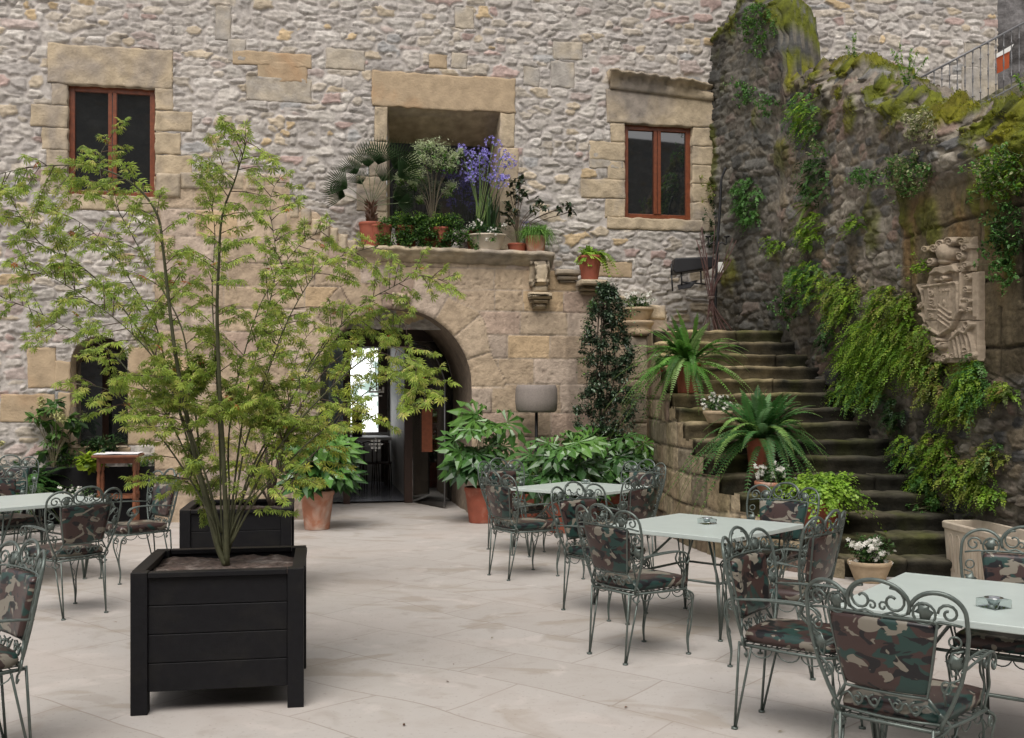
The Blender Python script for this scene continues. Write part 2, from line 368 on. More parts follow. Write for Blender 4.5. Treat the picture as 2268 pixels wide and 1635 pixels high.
# ------------------------------------------------------------------ the long rubble-stone building
D1 = .42                                    # rubble face lies this far behind the ashlar face
BLD = thing('stone_building', 'long grey rubble stone building with three wood framed windows and an arched one', 'building', tuple(fw(0, D1, 0)))
W1 = (*fac(150, 430, D1), *fac(343, 196, D1)); W3 = (*fac(1384, 482, D1), *fac(1533, 281, D1))
W2 = (*fac(857, 500, D1), *fac(1107, 250, D1)); WA = (*fac(157, 992, D1), *fac(283, 745, D1))
def rng(w): return w[0], w[2], w[1], w[3]
W1, W2, W3, WA = rng(W1), rng(W2), rng(W3), rng(WA)     # s0, s1, z0, z1
res = .0165
s0, s1 = -9.2, fac(2207, 100, D1)[0]; zt = 8.6
sx = np.arange(s0, s1+res, res); zz = np.arange(0, zt, res)
SX, ZZ = np.meshgrid(sx, zz, indexing='ij')
hg, colr, st, ia, ja = rubble(SX, ZZ, 100, pal=PAL_W, w0=.27, h0=.125)
# damp streaks low down and below the sills, a few warm repairs
dirt = sst(.15, .6, fbm(SX/1.6, ZZ/.9, 300, 4))
colr = colr*(1-.12*dirt)[..., None]
rc = sst(fac(1330, 600, D1)[0], fac(1650, 600, D1)[0], SX)*sst(fac(0, 430, D1)[1]+.9, fac(0, 600, D1)[1], ZZ)     # darker stones by the stair
colr = colr*(1-.5*rc*(1-sst(3.9, 4.6, ZZ)))[..., None]
cs = SX[:-1, :-1]+res/2; cz = ZZ[:-1, :-1]+res/2
keep = np.ones(cs.shape, bool)
for (a, b, c, d) in (W1, W2, W3): keep &= ~((cs > a-.01) & (cs < b+.01) & (cz > c-.01) & (cz < d+.01))
wac = (WA[0]+WA[1])/2; war = (WA[1]-WA[0])/2; was = WA[3]-war
keep &= ~((np.abs(cs-wac) < war) & (cz > WA[2]) & (cz < was)) & ~(((cs-wac)**2+(cz-was)**2 < war**2) & (cz >= was))
keep &= ~((cs > fac(420, 800, D1)[0]) & (cs < fac(1290, 800, D1)[0]) & (cz < 2.6))        # hidden behind the arched wall
GR = (SX, ZZ, hg, keep, colr); FLAT = []
b = MB()
fn1 = lambda x, y, z: fw(x, D1+y, z)
# end return and top of the building
b.add([list(fw(s1, D1+.0, 0)), list(fw(s1, D1+6, 0)), list(fw(s1, D1+6, zt)), list(fw(s1, D1, zt))], [[0, 1, 2, 3]])
b.build('end_wall', M['block'], BLD, smooth=False)
b = MB(); b.prism([(s0, zt-.02), (s1+.25, zt-.02), (s1+.25, zt+.2), (s0, zt+.2)], -.35, 6.2, fn1); b.build('roof', M['block'], BLD, smooth=False)

def surround(name, spec, m, seed):
    mb = MB()
    FLAT.extend(spec)
    for k, (a, b_, c, d, y0) in enumerate(spec): block(mb, a, b_, c, d, y0*.5, .32, fn1, seed+k, cell=.03, rnd=.007, amp=.007, wigk=2.4)
    return mb.build(name, m, BLD)
def fz(u, v): return fac(u, v, D1)
def rect(u0, v0, u1, v1, y0=-.035):
    a = fz(u0, v1); b_ = fz(u1, v0); return (a[0], b_[0], a[1], b_[1], y0)
# left window
lint = surround('window_lintel', [rect(106, 106, 382, 0, 0)[:0] or (fz(106, 0)[0], fz(383, 0)[0], W1[3], fz(240, 104)[1], -.045)], M['block'], 3)
L = []
lj = [(430, 320, 88), (320, 262, 70), (262, 225, 70), (225, 196, 110)]; zs = [W1[2]-.02, fz(0, 350)[1], fz(0, 300)[1], fz(0, 262)[1], W1[3]]
lw = [(90, 343+48), (103, 425), (92, 400), (68, 425), (115, 383)]
zl = np.linspace(W1[2]-.01, W1[3], 6)
for k in range(5):
    L.append((fz(lw[k][0], 0)[0], W1[0], zl[k]+.004, zl[k+1]-.004, -.02-.012*(k % 2)))
    L.append((W1[1], fz(lw[k][1], 0)[0], zl[k]+.004+.02*(k % 2), zl[k+1]-.004, -.022-.01*((k+1) % 2)))
L.append((fz(140, 0)[0], fz(352, 0)[0], W1[2]-.2, W1[2], -.05))
surround('window_jambs', L, M['block'], 10)
# right window
surround('window_lintel', [(fz(1343, 0)[0], fz(1584, 0)[0], W3[3], fz(1460, 205)[1], -.04)], M['block'], 23)
L = []; zl = np.linspace(W3[2]-.01, W3[3], 6); lw = [1340, 1286, 1345, 1306, 1352]
for k in range(5):
    L.append((fz(lw[k], 0)[0], W3[0], zl[k]+.004, zl[k+1]-.004, -.02-.012*(k % 2)))
    L.append((W3[1], fz(1582, 0)[0], zl[k]+.004, zl[k+1]-.004, -.024))
L.append((fz(1345, 0)[0], fz(1583, 0)[0], W3[2]-.17, W3[2], -.05))
surround('window_jambs', L, M['block'], 30)
hb = MB()      # broken hood moulding over the right window
a0, a1 = fz(1350, 0)[0], fz(1578, 0)[0]; zh1 = fz(1460, 168)[1]
sec = [(.1, 0), (-.20, 0), (-.215, -.012), (-.205, -.035), (-.15, -.05), (-.10, -.085), (-.075, -.13), (-.06, -.20), (-.05, -.24), (.1, -.24)]
V = []; nst = 46
for k in range(nst+1):
    x = a0+(a1-a0)*k/nst; br_ = .10*max(0, float(fbm(np.array(k*.23), np.array(.3), 77, 3)))+(.12 if k > 34 else 0)*((k-34)/12)
    for q, (d, z) in enumerate(sec):
        V.append(list(fw(x+(.05*(q < 4) if k == 0 else 0)*-1, D1+d+(br_+.012*math.sin(k*1.9+q)+.01*math.sin(k*5.1))*(0 < q < 6), zh1+z-.10*k/nst+.008*math.sin(k*1.1)*(q < 5))))
m_ = len(sec); Fc = [[i*m_+j, (i+1)*m_+j, (i+1)*m_+(j+1) % m_, i*m_+(j+1) % m_] for i in range(nst) for j in range(m_)]+[list(range(m_)), [nst*m_+j for j in range(m_)][::-1]]
hb.add(V, Fc)
hb.build('hood_moulding', M['block'], BLD)
# centre window: deep splayed opening
surround('window_lintel', [(fz(824, 0)[0], fz(1141, 0)[0], W2[3], fz(980, 166)[1], -.05)], M['block2'], 41)
L = []; zl = np.linspace(W2[2]-.3, W2[3], 5); lw = [(815, 1150), (790, 1142), (818, 1148), (829, 1139)]
for k in range(4):
    L.append((fz(lw[k][0], 0)[0], W2[0], zl[k]+.004, zl[k+1]-.004, -.03-.008*(k % 2)))
    L.append((W2[1], fz(lw[k][1], 0)[0], zl[k]+.004, zl[k+1]-.004, -.034+.008*(k % 2)))
surround('window_jambs', L, M['block'], 50)
dp = .75; iz = W2[3]-.33; i0, i1 = W2[0]+.10, W2[1]-.02
rv = MB()
o4 = [(W2[0], W2[2]), (W2[1], W2[2]), (W2[1], W2[3]), (W2[0], W2[3])]; n4 = [(i0, W2[2]), (i1, W2[2]), (i1, iz), (i0, iz)]
V = [list(fn1(x, .0, z)) for x, z in o4]+[list(fn1(x, dp, z)) for x, z in n4]
rv.add(V, [[0, 1, 5, 4], [1, 2, 6, 5], [2, 3, 7, 6], [3, 0, 4, 7]]); rv.build('window_reveal', M['block'], BLD, smooth=False)

def window(s0_, s1_, z0, z1, dd, m, fr=.075, mull=True, name='window', tf=None):
    root = MB(); tf = tf or fr
    for (a, b_, c, d) in ((s0_, s0_+fr, z0, z1), (s1_-fr, s1_, z0, z1), (s0_+fr, s1_-fr, z0, z0+fr), (s0_+fr, s1_-fr, z1-tf, z1)):
        root.prism([(a, c), (b_, c), (b_, d), (a, d)], dd-.03, dd+.05, fn1)
    if mull:
        c_ = (s0_+s1_)/2
        for (a, b_, y) in ((c_-.055, c_-.004, dd-.045), (c_+.004, c_+.055, dd-.045)):
            root.prism([(a, z0+fr), (b_, z0+fr), (b_, z1-tf), (a, z1-tf)], y, dd+.04, fn1)
    w = root.build(name, m, BLD, smooth=False)
    bevel(w, .006, 2)
    hal = [(s0_+fr, (s0_+s1_)/2-.055), ((s0_+s1_)/2+.055, s1_-fr)] if mull else [(s0_+fr, s1_-fr)]
    for (a, b_) in hal:
        pb = MB(); pb.prism([(a, z0+fr), (b_, z0+fr), (b_, z1-tf), (a, z1-tf)], dd+.005, dd+.012, fn1)
        pb.build('window_pane', M['pane'], w, smooth=False)
    return w
def reveal(w, depth):
    r = MB(); q = [(w[0], w[2]), (w[1], w[2]), (w[1], w[3]), (w[0], w[3])]
    V = [list(fn1(x, .0, z)) for x, z in q]+[list(fn1(x, depth, z)) for x, z in q]
    r.add(V, [[0, 1, 5, 4], [1, 2, 6, 5], [2, 3, 7, 6], [3, 0, 4, 7]]); return r.build('window_reveal', M['block'], BLD, smooth=False)
window(W1[0], W1[1], W1[2], W1[3], .10, M['wood']); reveal(W1, .2)
window(W3[0], W3[1], W3[2], W3[3], .10, M['wood']); reveal(W3, .2)
window(i0, i1, W2[2], iz, dp, M['blackmetal'], fr=.04, mull=False, tf=.13)
# small arched window: reveal, leaning glass leaf, dark sheet in place of the unlit room
arc = [(WA[0], WA[2]), (WA[1], WA[2])]+[(wac+war*math.cos(t), was+war*math.sin(t)) for t in np.linspace(0, math.pi, 15)]
r = MB(); V = [list(fn1(x, -.02, z)) for x, z in arc]+[list(fn1(x, .7, z)) for x, z in arc]; n = len(arc)
r.add(V, [[i, (i+1) % n, n+(i+1) % n, n+i] for i in range(n)]); r.build('window_reveal', M['block'], BLD)
r = MB(); r.prism([(WA[0]-.1, WA[2]-.1), (WA[1]+.1, WA[2]-.1), (WA[1]+.1, WA[3]+.1), (WA[0]-.1, WA[3]+.1)], .68, .74, fn1)
w_ = r.build('window', M['darkwood'], BLD, smooth=False)
r = MB(); r.prism([(WA[0]+.02, WA[2]+.04), (WA[0]+.34, WA[2]+.04), (WA[0]+.34, was+.1), (WA[0]+.02, was)], .30, .31, fn1)
r.build('window_pane', M['pane'], w_, smooth=False)
r = MB(); r.prism([(WA[0]+.36, WA[2]+.04), (WA[1]-.03, WA[2]+.04), (WA[1]-.03, was+.1), (WA[0]+.36, was+.22)], .66, .67, fn1)
r.build('window_pane', M['pane'], w_, smooth=False)
L = []
for k, (a, b_, c, d) in enumerate([(282, 900, 345, 985), (282, 830, 345, 898), (284, 770, 345, 828), (128, 868, 157, 990), (0, 872, 120, 935), (122, 800, 157, 866), (60, 770, 125, 860), (150, 990, 290, 1010)]):
    q = rect(a, b_, c, d); L.append((q[0]+.004, q[1]-.004, q[2]+.004, q[3]-.004, -.02-.006*(k % 3)))
surround('window_jambs', L, M['block2'], 80)
# scattered dressed stones let into the rubble
L = []
for k, (a, b_, c, d) in enumerate([(545, 176, 690, 222), (570, 140, 680, 178), (722, 112, 808, 152), (478, 14, 512, 88), (505, 88, 545, 134), (515, 122, 690, 142), (1008, 18, 1050, 62), (1220, 138, 1272, 192), (1225, 95, 1290, 130), (1300, 580, 1400, 612), (1160, 150, 1195, 190), (1305, 325, 1380, 372), (1000, 118, 1035, 150), (950, 122, 990, 150), (2130, 152, 2210, 235), (2135, 100, 2200, 150), (1930, 168, 1985, 205), (2040, 208, 2085, 240), (1630, 40, 1650, 70)]):
    q = rect(a, b_, c, d); L.append((q[0], q[1], q[2], q[3], -.028-.006*(k % 3)))
for i, x in enumerate(L): surround('dressed_stone', [x[:4]+(x[4]*.6,)], M['block2' if i % 4 == 1 else 'wallblock'], 120+i)

SX, ZZ, hg, keep, colr = GR
for (a, b_, c, d, y0) in FLAT+[(a0, a1, zh1-.25, zh1+.03, 0)]:
    m_ = (SX > a-.01) & (SX < b_+.01) & (ZZ > c-.01) & (ZZ < d+.01); hg = np.where(m_, np.minimum(hg, -.005), hg)
P0 = fw(0, D1, 0)
X = SX*cT+hg*sT+P0.x; Yw = SX*sT-hg*cT+P0.y
gridmesh('rubble_wall', X, Yw, ZZ, keep, colr, M['rubble'], BLD)

# ------------------------------------------------------------------ the arched ashlar wall in front of it
AW = thing('arched_wall', 'tan ashlar wall with a round arched doorway, broken top and a moulded ledge of pots', 'stone wall', tuple(fw(-2, 0, 0)))
aL, aR = fac(708, 900)[0], fac(1045, 900)[0]; ac = (aL+aR)/2; aRad = (aR-aL)/2; aSp = fac(0, 855)[1]
aTopZ = fac(870, 683)[1]; ay = (aTopZ-aSp)/aRad
prof = [(fac(343, 388)[0], fac(343, 390)[1]), (fac(640, 388)[0], fac(640, 392)[1]), (fac(641, 440)[0], fac(641, 446)[1]), (fac(700, 470)[0], fac(690, 470)[1]), (fac(745, 510)[0], fac(745, 512)[1]), (fac(790, 545)[0], fac(790, 556)[1]), (fac(1222, 560)[0], fac(1222, 566)[1]), (fac(1228, 600)[0], fac(1228, 605)[1]), (fac(1290, 620)[0], fac(1290, 628)[1]), (fac(1350, 650)[0], fac(1350, 660)[1]), (fac(1475, 680)[0], fac(1475, 690)[1])]
res = .0165; sx = np.arange(prof[0][0], prof[-1][0]+res, res); zz = np.arange(0, 5.0, res)
SX, ZZ = np.meshgrid(sx, zz, indexing='ij')
ptop = np.interp(SX, [p[0] for p in prof], [p[1] for p in prof])
rows = np.array([-.2, .36, .70, 1.09, 1.43, 1.84, 2.20, 2.53, 2.85, 3.15, 3.45, 3.78, 4.15, 4.5, 4.9, 5.6])
sw = SX+.018*fbm(SX/.5, ZZ/.5, 401, 3)+.008*fbm(SX/.08, ZZ/.08, 402, 2); zw = ZZ+.022*fbm(SX/.8, ZZ/.6, 403, 3)+.006*fbm(SX/.07, ZZ/.06, 404, 2)
rj = np.searchsorted(rows, zw)-1; zb0 = rows[rj]; zb1 = rows[rj+1]
bw = .46+.26*h2(rj, rj*0, 405); oo = h2(rj, rj*0+1, 406)*3; bi = np.floor((sw+oo)/bw)
jl = (bi+.28*(h2(bi, rj, 407)-.5))*bw-oo; jr = (bi+1+.28*(h2(bi+1, rj, 407)-.5))*bw-oo
cut = sw < jl; bi = np.where(cut, bi-1, bi); cut2 = sw > jr; bi = np.where(cut2, bi+1, bi)
jl = (bi+.28*(h2(bi, rj, 407)-.5))*bw-oo; jr = (bi+1+.28*(h2(bi+1, rj, 407)-.5))*bw-oo
dd = np.minimum(np.minimum(sw-jl, jr-sw), np.minimum(zw-zb0, zb1-zw))
# voussoirs round the arch
rx = (sw-ac); rz = (zw-aSp)/ay; rr = np.hypot(rx, rz); an = np.arctan2(rz, rx)
vous = (rr < aRad+.42+.06*np.cos(an*9)) & (rz > -.02)
vk = np.floor(an/(math.pi/9)); va = (an/(math.pi/9)-vk); dv = np.minimum(np.minimum(va, 1-va)*(math.pi/9)*rr, (aRad+.42+.06*np.cos(an*9))-rr)
bi = np.where(vous, vk+500, bi); rj = np.where(vous, 77, rj); dd = np.where(vous, dv, dd)
stn = sst(.001, .013, dd+.005*fbm(SX/.04, ZZ/.04, 408, 2))
r1 = h2(bi, rj, 410); r2 = h2(bi, rj, 411); r3 = h2(bi, rj, 412)
pal = [(20, (.36, .285, .205)), (16, (.385, .31, .23)), (14, (.335, .265, .195)), (10, (.37, .305, .25)), (8, (.33, .255, .205)), (6, (.385, .29, .185)), (5, (.31, .255, .215))]
pit = np.clip(fbm(SX/.045, ZZ/.035, 413, 3)-.25, 0, 1)*sst(-.1, .5, fbm(SX/.5, ZZ/.4, 414, 3))
hg = stn*(.005+.009*r3+(r2-.5)*.0+.006*fbm(SX/.2, ZZ/.15, 415, 3)-.035*pit)-.003
hg = hg+.005*fbm(SX/.06, ZZ/.05, 431, 3)*stn-.012*np.exp(-dd/.012)*(h2(bi, rj, 432) > .7)
joint_dark = (h2(bi, rj, 416) > .80)[..., None]
jc = np.where(joint_dark, np.array([.13, .10, .08]), np.array([.36, .305, .25]))
colr = jc*(1-stn[..., None])+1.14*(pick(r1, pal)*(.86+.24*r2)[..., None])*stn[..., None]
colr = colr*(1+.14*fbm(SX/.35, ZZ/.25, 417, 4)-.5*pit)[..., None]
colr = colr*(1-.25*sst(.1, .5, fbm(SX/.22, ZZ/1.3, 418, 4)))[..., None]*np.array([1, .98, .96])
low = sst(.9, .1, ZZ)
colr = colr*(1-.25*low*sst(-.2, .4, fbm(SX/.3, ZZ/.3, 419, 3)))[..., None]
# right end is mossy and damp by the stairs
gm = sst(fac(1440, 0)[0], fac(1500, 0)[0], SX)*sst(-.3, .3, fbm(SX/.2, ZZ/.8, 421, 3))
colr = colr*(1-.45*gm)[..., None]+gm[..., None]*np.array([.02, .03, .0])
cs = SX[:-1, :-1]+res/2; cz = ZZ[:-1, :-1]+res/2
inarch = ((np.abs(cs-ac) < aRad) & (cz < aSp)) | ((np.hypot(cs-ac, (cz-aSp)/ay) < aRad) & (cz >= aSp))
keep = (cz < ptop[:-1, :-1]) & ~inarch
# snap the stepped arch edge to the true curve
Rv = np.hypot(SX-ac, (ZZ-aSp)/ay); near = (np.abs(Rv-aRad) < res*.9) & (ZZ >= aSp)
k_ = np.where(near, aRad/np.maximum(Rv, 1e-6), 1.0); SX2 = ac+(SX-ac)*k_; ZZ2 = np.where(near, aSp+(ZZ-aSp)*k_, ZZ)
nl = (np.abs(SX-aL) < res*.6) & (ZZ < aSp); nr = (np.abs(SX-aR) < res*.6) & (ZZ < aSp)
SX2 = np.where(nl, aL, np.where(nr, aR, SX2))
edge = np.clip(1-np.where(ZZ >= aSp, Rv-aRad, np.minimum(np.abs(SX-aL), np.abs(SX-aR)))/.05, 0, 1)
hg = hg-.03*edge**2
X = SX2*cT+hg*sT; Yw = FY+SX2*sT-hg*cT
gridmesh('ashlar_face', X, Yw, ZZ2, keep, colr, M['ashlar'], AW)
fn0 = lambda x, y, z: fw(x, y, z)
# tunnel through the wall, lined in rougher darker stone
TD = 2.0; nn = 56; nd = 34
tt = np.linspace(0, 1, nn)
cur = []
Ltot = 2*aSp+math.pi*aRad
for t in tt:
    q = t*Ltot
    if q < aSp: cur.append((aR, q))
    elif q < aSp+math.pi*aRad: a = (q-aSp)/aRad; cur.append((ac+aRad*math.cos(a), aSp+ay*aRad*math.sin(a)))
    else: cur.append((aL, aSp-(q-aSp-math.pi*aRad)))
V = []; C = []
for i, (x, z) in enumerate(cur):
    for j in range(nd):
        d = TD*j/(nd-1); bump_ = .03*float(fbm(np.array(i*.35), np.array(d/.25), 430, 3))*(j > 0)
        x_ = x+(ac-x)*(bump_+.0); z_ = max(0, z-(z-aSp)*bump_*(z > aSp))
        V.append(list(fw(x_, d+.028*(j == 0), z_)))
        k = .78+.2*float(fbm(np.array(i*.3), np.array(d/.2), 433, 3)); C.append((.27*k, .215*k, .165*k))
Fc = [[i*nd+j, i*nd+j+1, (i+1)*nd+j+1, (i+1)*nd+j] for i in range(nn-1) for j in range(nd-1)]
mk('arch_vault', V, Fc, M['rubble'], AW, True, C)
# coping stones along the broken top
cp = MB(); rs = random.Random(5)
def cope(u0, v0, u1, v1, top, n, proj=0, hh=.16, seed=0):
    a = fac(u0, v0)[0]; b_ = fac(u1, v1)[0]
    for k in range(n):
        f0 = k/n; f1 = (k+1)/n; z = fac(u0+(u1-u0)*(f0+f1)/2, v0+(v1-v0)*(f0+f1)/2)[1]
        block(cp, a+(b_-a)*f0+.004, a+(b_-a)*f1-.004, z-hh, z+rs.uniform(-.01, .03), -proj-rs.uniform(0, .03), D1-.02, fn0, seed+k, rnd=.025, amp=.012)
cope(345, 388, 400, 386, 0, 1, .02, .3, 1); cope(400, 386, 636, 390, 0, 5, 0, .2, 4)
cope(640, 445, 690, 472, 0, 2, .02, .2, 10); cope(690, 478, 790, 540, 0, 5, .03, .22, 14)
cope(1290, 615, 1350, 640, 0, 2, .02, .2, 30); cope(1350, 655, 1475, 682, 0, 3, .0, .2, 34)
cp.build('coping_stones', M['block'], AW)
# moulded ledge
lg = MB(); pa, pb = fac(786, 540)[0], fac(1222, 560)[0]; LZ = fac(1000, 549)[1]-.01
sec = [(.40, 0), (-.16, 0), (-.185, -.03), (-.18, -.06), (-.13, -.075), (-.125, -.10), (-.09, -.13), (-.05, -.16), (-.03, -.19), (.05, -.20), (.40, -.20)]
nst = 60; V = []
for k in range(nst+1):
    x = pa+(pb-pa)*k/nst
    for q, (d, z) in enumerate(sec):
        w_ = .008*math.sin(k*1.3+q)+.012*(random.random()-.5) if d < .2 else 0
        brk = .06 if k < 7 and d < 0 else 0
        V.append(list(fw(x, d+w_+brk, LZ+z-.028*k/nst+.006*math.sin(k*.7))))
m_ = len(sec); Fc = [[i*m_+j, (i+1)*m_+j, (i+1)*m_+(j+1) % m_, i*m_+(j+1) % m_] for i in range(nst) for j in range(m_)]
Fc += [list(range(m_)), [nst*m_+j for j in range(m_)][::-1]]
lg.add(V, Fc); lg.build('moulded_ledge', M['block'], AW)
def ledge_frag(u0, u1, vtop, vbot, name, proj=.14):
    q = MB(); a, b_ = fac(u0, vtop)[0], fac(u1, vtop)[0]; zt_, zb_ = fac(u0, vtop)[1], fac(u0, vbot)[1]; h = zt_-zb_
    block(q, a, b_, zt_-h*.4, zt_, -proj, .3, fn0, 3, rnd=.02, amp=.01); block(q, a+.03, b_-.03, zt_-h*.75, zt_-h*.42, -proj*.6, .3, fn0, 4, rnd=.02, amp=.01); block(q, a+.06, b_-.06, zb_, zt_-h*.77, -proj*.3, .3, fn0, 5, rnd=.02, amp=.01)
    return q.build(name, M['block'], AW)
ledge_frag(1228, 1282, 598, 627, 'ledge_fragment'); ledge_frag(1276, 1334, 624, 652, 'pot_corbel', .3)
q = MB(); a, b_ = fac(1172, 600)[0], fac(1214, 600)[0]
block(q, a, b_, fac(1190, 634)[1], fac(1190, 580)[1], -.17, .1, fn0, 7, rnd=.05, amp=.02)
for k, (r_, v0, v1, pr) in enumerate([(1.15, 664, 650, .2), (.95, 672, 664, .15), (.7, 684, 672, .10)]):
    c_ = (a+b_)/2; hw = (b_-a)/2*r_; block(q, c_-hw, c_+hw, fac(1190, v0)[1], fac(1190, v1)[1], -pr, .1, fn0, 17+k, rnd=.03, amp=.008)
block(q, a+.04, b_-.03, fac(1190, 650)[1], fac(1190, 634)[1], -.12, .1, fn0, 9, rnd=.03, amp=.012)
q.build('carved_corbel', M['block'], AW)
# keystone lump, putlog hole and stub blocks on the left quoins
q = MB(); a, b_ = fac(868, 660)[0], fac(905, 660)[0]; block(q, a, b_, fac(880, 684)[1], fac(880, 650)[1], -.14, .1, fn0, 11, rnd=.06, amp=.02); q.build('keystone', M['block'], AW)
# end face of the wall on the left
q = MB(); a = prof[0][0]; q.add([list(fw(a, -.015, 0)), list(fw(a, D1, 0)), list(fw(a, D1, prof[0][1])), list(fw(a, -.015, prof[0][1]))], [[0, 1, 2, 3]]); q.build('end_face', M['block'], AW, smooth=False)
# ------------------------------------------------------------------ mossy ruin wall along the right
WP = [(5.19, 5.0), (3.67, 13.95), (3.02, 15.62)]
wl_ = [0]
for i in range(2): wl_.append(wl_[-1]+math.dist(WP[i], WP[i+1]))
def wxy(t):
    t = np.asarray(t, float)
    return np.interp(t, wl_, [p[0] for p in WP]), np.interp(t, wl_, [p[1] for p in WP])
def t_of_Y(y): return float(np.interp(y, [p[1] for p in WP], wl_))
WZ = [(5, 4.0), (8.3, 4.1), (9.0, 4.17), (9.13, 4.2), (9.56, 4.39), (10.19, 4.45), (10.86, 4.74), (11.16, 4.92), (11.7, 5.13), (12.06, 5.30), (12.2, 5.46), (13.1, 5.74), (13.60, 5.86), (13.75, 5.95), (13.95, 6.05), (14.02, 6.45), (14.12, 6.95), (14.4, 7.25), (14.9, 7.45), (15.6, 7.35)]
NW = (-.9855, -.1675)           # outward normal of the long leg
def side_pt(u, v):              # pixel -> point on the side wall face
    a = (u-CU)/F
    # long leg: X = 4.45 - .1698*(Y-9.36)
    k = (WP[0][0]-WP[1][0])/(WP[1][1]-WP[0][1]); Y = (WP[0][0]+k*WP[0][1])/(a+k)
    if Y > WP[1][1]:
        k = (WP[1][0]-WP[2][0])/(WP[2][1]-WP[1][1]); Y = (WP[1][0]+k*WP[1][1])/(a+k)
    return Vector((a*Y, Y, EYE-(v-HOR)/F*Y))
res = .021
ts = np.arange(0, wl_[-1]+res, res); ztv = None
px, py = wxy(ts)
ztp = np.interp(py, [p[0] for p in WZ], [p[1] for p in WZ])+.09*np.round(1.6*fbm(ts/.45, ts*0, 500, 2))+.03*fbm(ts/.35, ts*0, 500, 3)+.03*fbm(ts/.1, ts*0+3, 501, 2)
NV = 430; TH_W = .42
vv = np.linspace(0, 1, NV)
TT, VV = np.meshgrid(ts, vv, indexing='ij')
Htop = ztp[:, None]*np.ones_like(VV)
nface = int(NV*.82); ntop = int(NV*.12); fr = np.clip(np.arange(NV)/nface, 0, 1)[None, :]; tp = np.clip((np.arange(NV)-nface)/ntop, 0, 1)[None, :]; bk = np.clip((np.arange(NV)-nface-ntop)/(NV-1-nface-ntop), 0, 1)[None, :]
Zs = Htop*fr-bk*1.2; depth = tp*TH_W+fr*0
Sarc = Zs+depth
hg, colr, st, ia, ja = rubble(TT, Sarc+.0, 520, pal=PAL_D, w0=.27, h0=.135, mortar=(.20, .18, .155), relief=.034, mlo=.08, mhi=.09)
# upper part next to the house is smoother and greyer; reddish stones show through render
sm = sst(-.15, .35, fbm(TT/1.1, Zs/.9, 530, 3)); hg = hg*(1-.35*sm); colr = colr*(1-.2*sm)[..., None]+.2*sm[..., None]*np.array([.15, .135, .12])
ptY = np.interp(TT, wl_, [p[1] for p in WP])
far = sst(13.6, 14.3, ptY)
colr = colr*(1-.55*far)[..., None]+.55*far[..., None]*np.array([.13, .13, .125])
# big squared orange blocks round the carved arms
a_, b_ = t_of_Y(9.15), t_of_Y(11.0)
arm = sst(a_-.2, a_, TT)*sst(b_+.15, b_, TT)*sst(1.7, 1.9, Zs)*sst(3.9, 3.65, Zs)
hg = hg*(1-.8*arm)
bj = np.minimum(np.abs(((Zs-.25+.03*fbm(TT/.3, Zs*0, 531, 2)) % .62)-.31)*-1+.31, np.abs((((TT+.3*np.floor(Zs/.62)) % .9)-.45))*-1+.45)
ab = np.array([.135, .108, .07])*(1+.35*fbm(TT/.4, Zs/.3, 532, 4))[..., None]+np.array([.07, .028, 0])*sst(.05, .5, fbm(TT/.3, Zs/.8, 533, 3))[..., None]
ab = ab*(.35+.65*sst(.0, .03, bj))[..., None]
colr = colr*(1-arm[..., None])+ab*arm[..., None]
hg = hg-.03*arm*(1-sst(.0, .03, bj))
hg = hg+.06*fbm(TT/.9, Zs/.8, 534, 3)*(1-.8*arm)+(.08*fbm(TT/.4, Sarc/.22, 535, 4)+.05*np.abs(fbm(TT/.15, Sarc/.12, 536, 3)))*sst(.7, .15, Htop-Zs)*(1-arm)
colr = colr*(1+.2*fbm(TT/.10, Sarc/.08, 537, 4))[..., None]
holl = sst(.1, .45, fbm(TT/.3, Sarc/.22, 538, 4))*sst(.9, .2, Htop-Zs); colr = colr*(1-.6*holl)[..., None]  # shaded hollows painted in as dark patches near the top
# damp dark streaks, then a darker band just above the steps
dk = sst(-.05, .5, fbm(TT/.35, Zs/1.5, 540, 4)); colr = colr*(1-.5*dk*sst(0, 1, Zs))[..., None]
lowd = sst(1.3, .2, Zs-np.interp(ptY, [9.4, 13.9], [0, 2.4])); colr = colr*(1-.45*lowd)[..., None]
# moss: heavy on top, hanging tongues below
dtop = Htop-Zs; tong = .25+.75*np.clip(fbm(TT/.45, TT*0, 541, 3)+.35, 0, 1.2)
ms = np.clip(sst(tong, tong*.3, dtop)+tp*1.0, 0, 1)*sst(-.12, .12, fbm(TT/.22, Sarc/.16, 542, 4)+.3*sst(10.5, 9.5, ptY)-.05)
ms = np.maximum(ms, .75*sst(.28, .5, fbm(TT/.4, Zs/.7, 543, 4))*sst(.4, 1.4, Zs))
mc = np.array([.080, .092, .008])*(1+.9*fbm(TT/.12, Sarc/.09, 544, 4))[..., None]+np.array([.05, .035, 0])*sst(0, .5, fbm(TT/.5, Zs/.4, 545, 2))[..., None]
colr = colr*(1-ms[..., None])+mc*ms[..., None]
hg = hg+ms*(.045+.03*fbm(TT/.07, Zs/.06, 546, 3)+.03*fbm(TT/.3, Zs/.25, 547, 2))
colr = colr*np.array([1.0, .985, .92])*.90
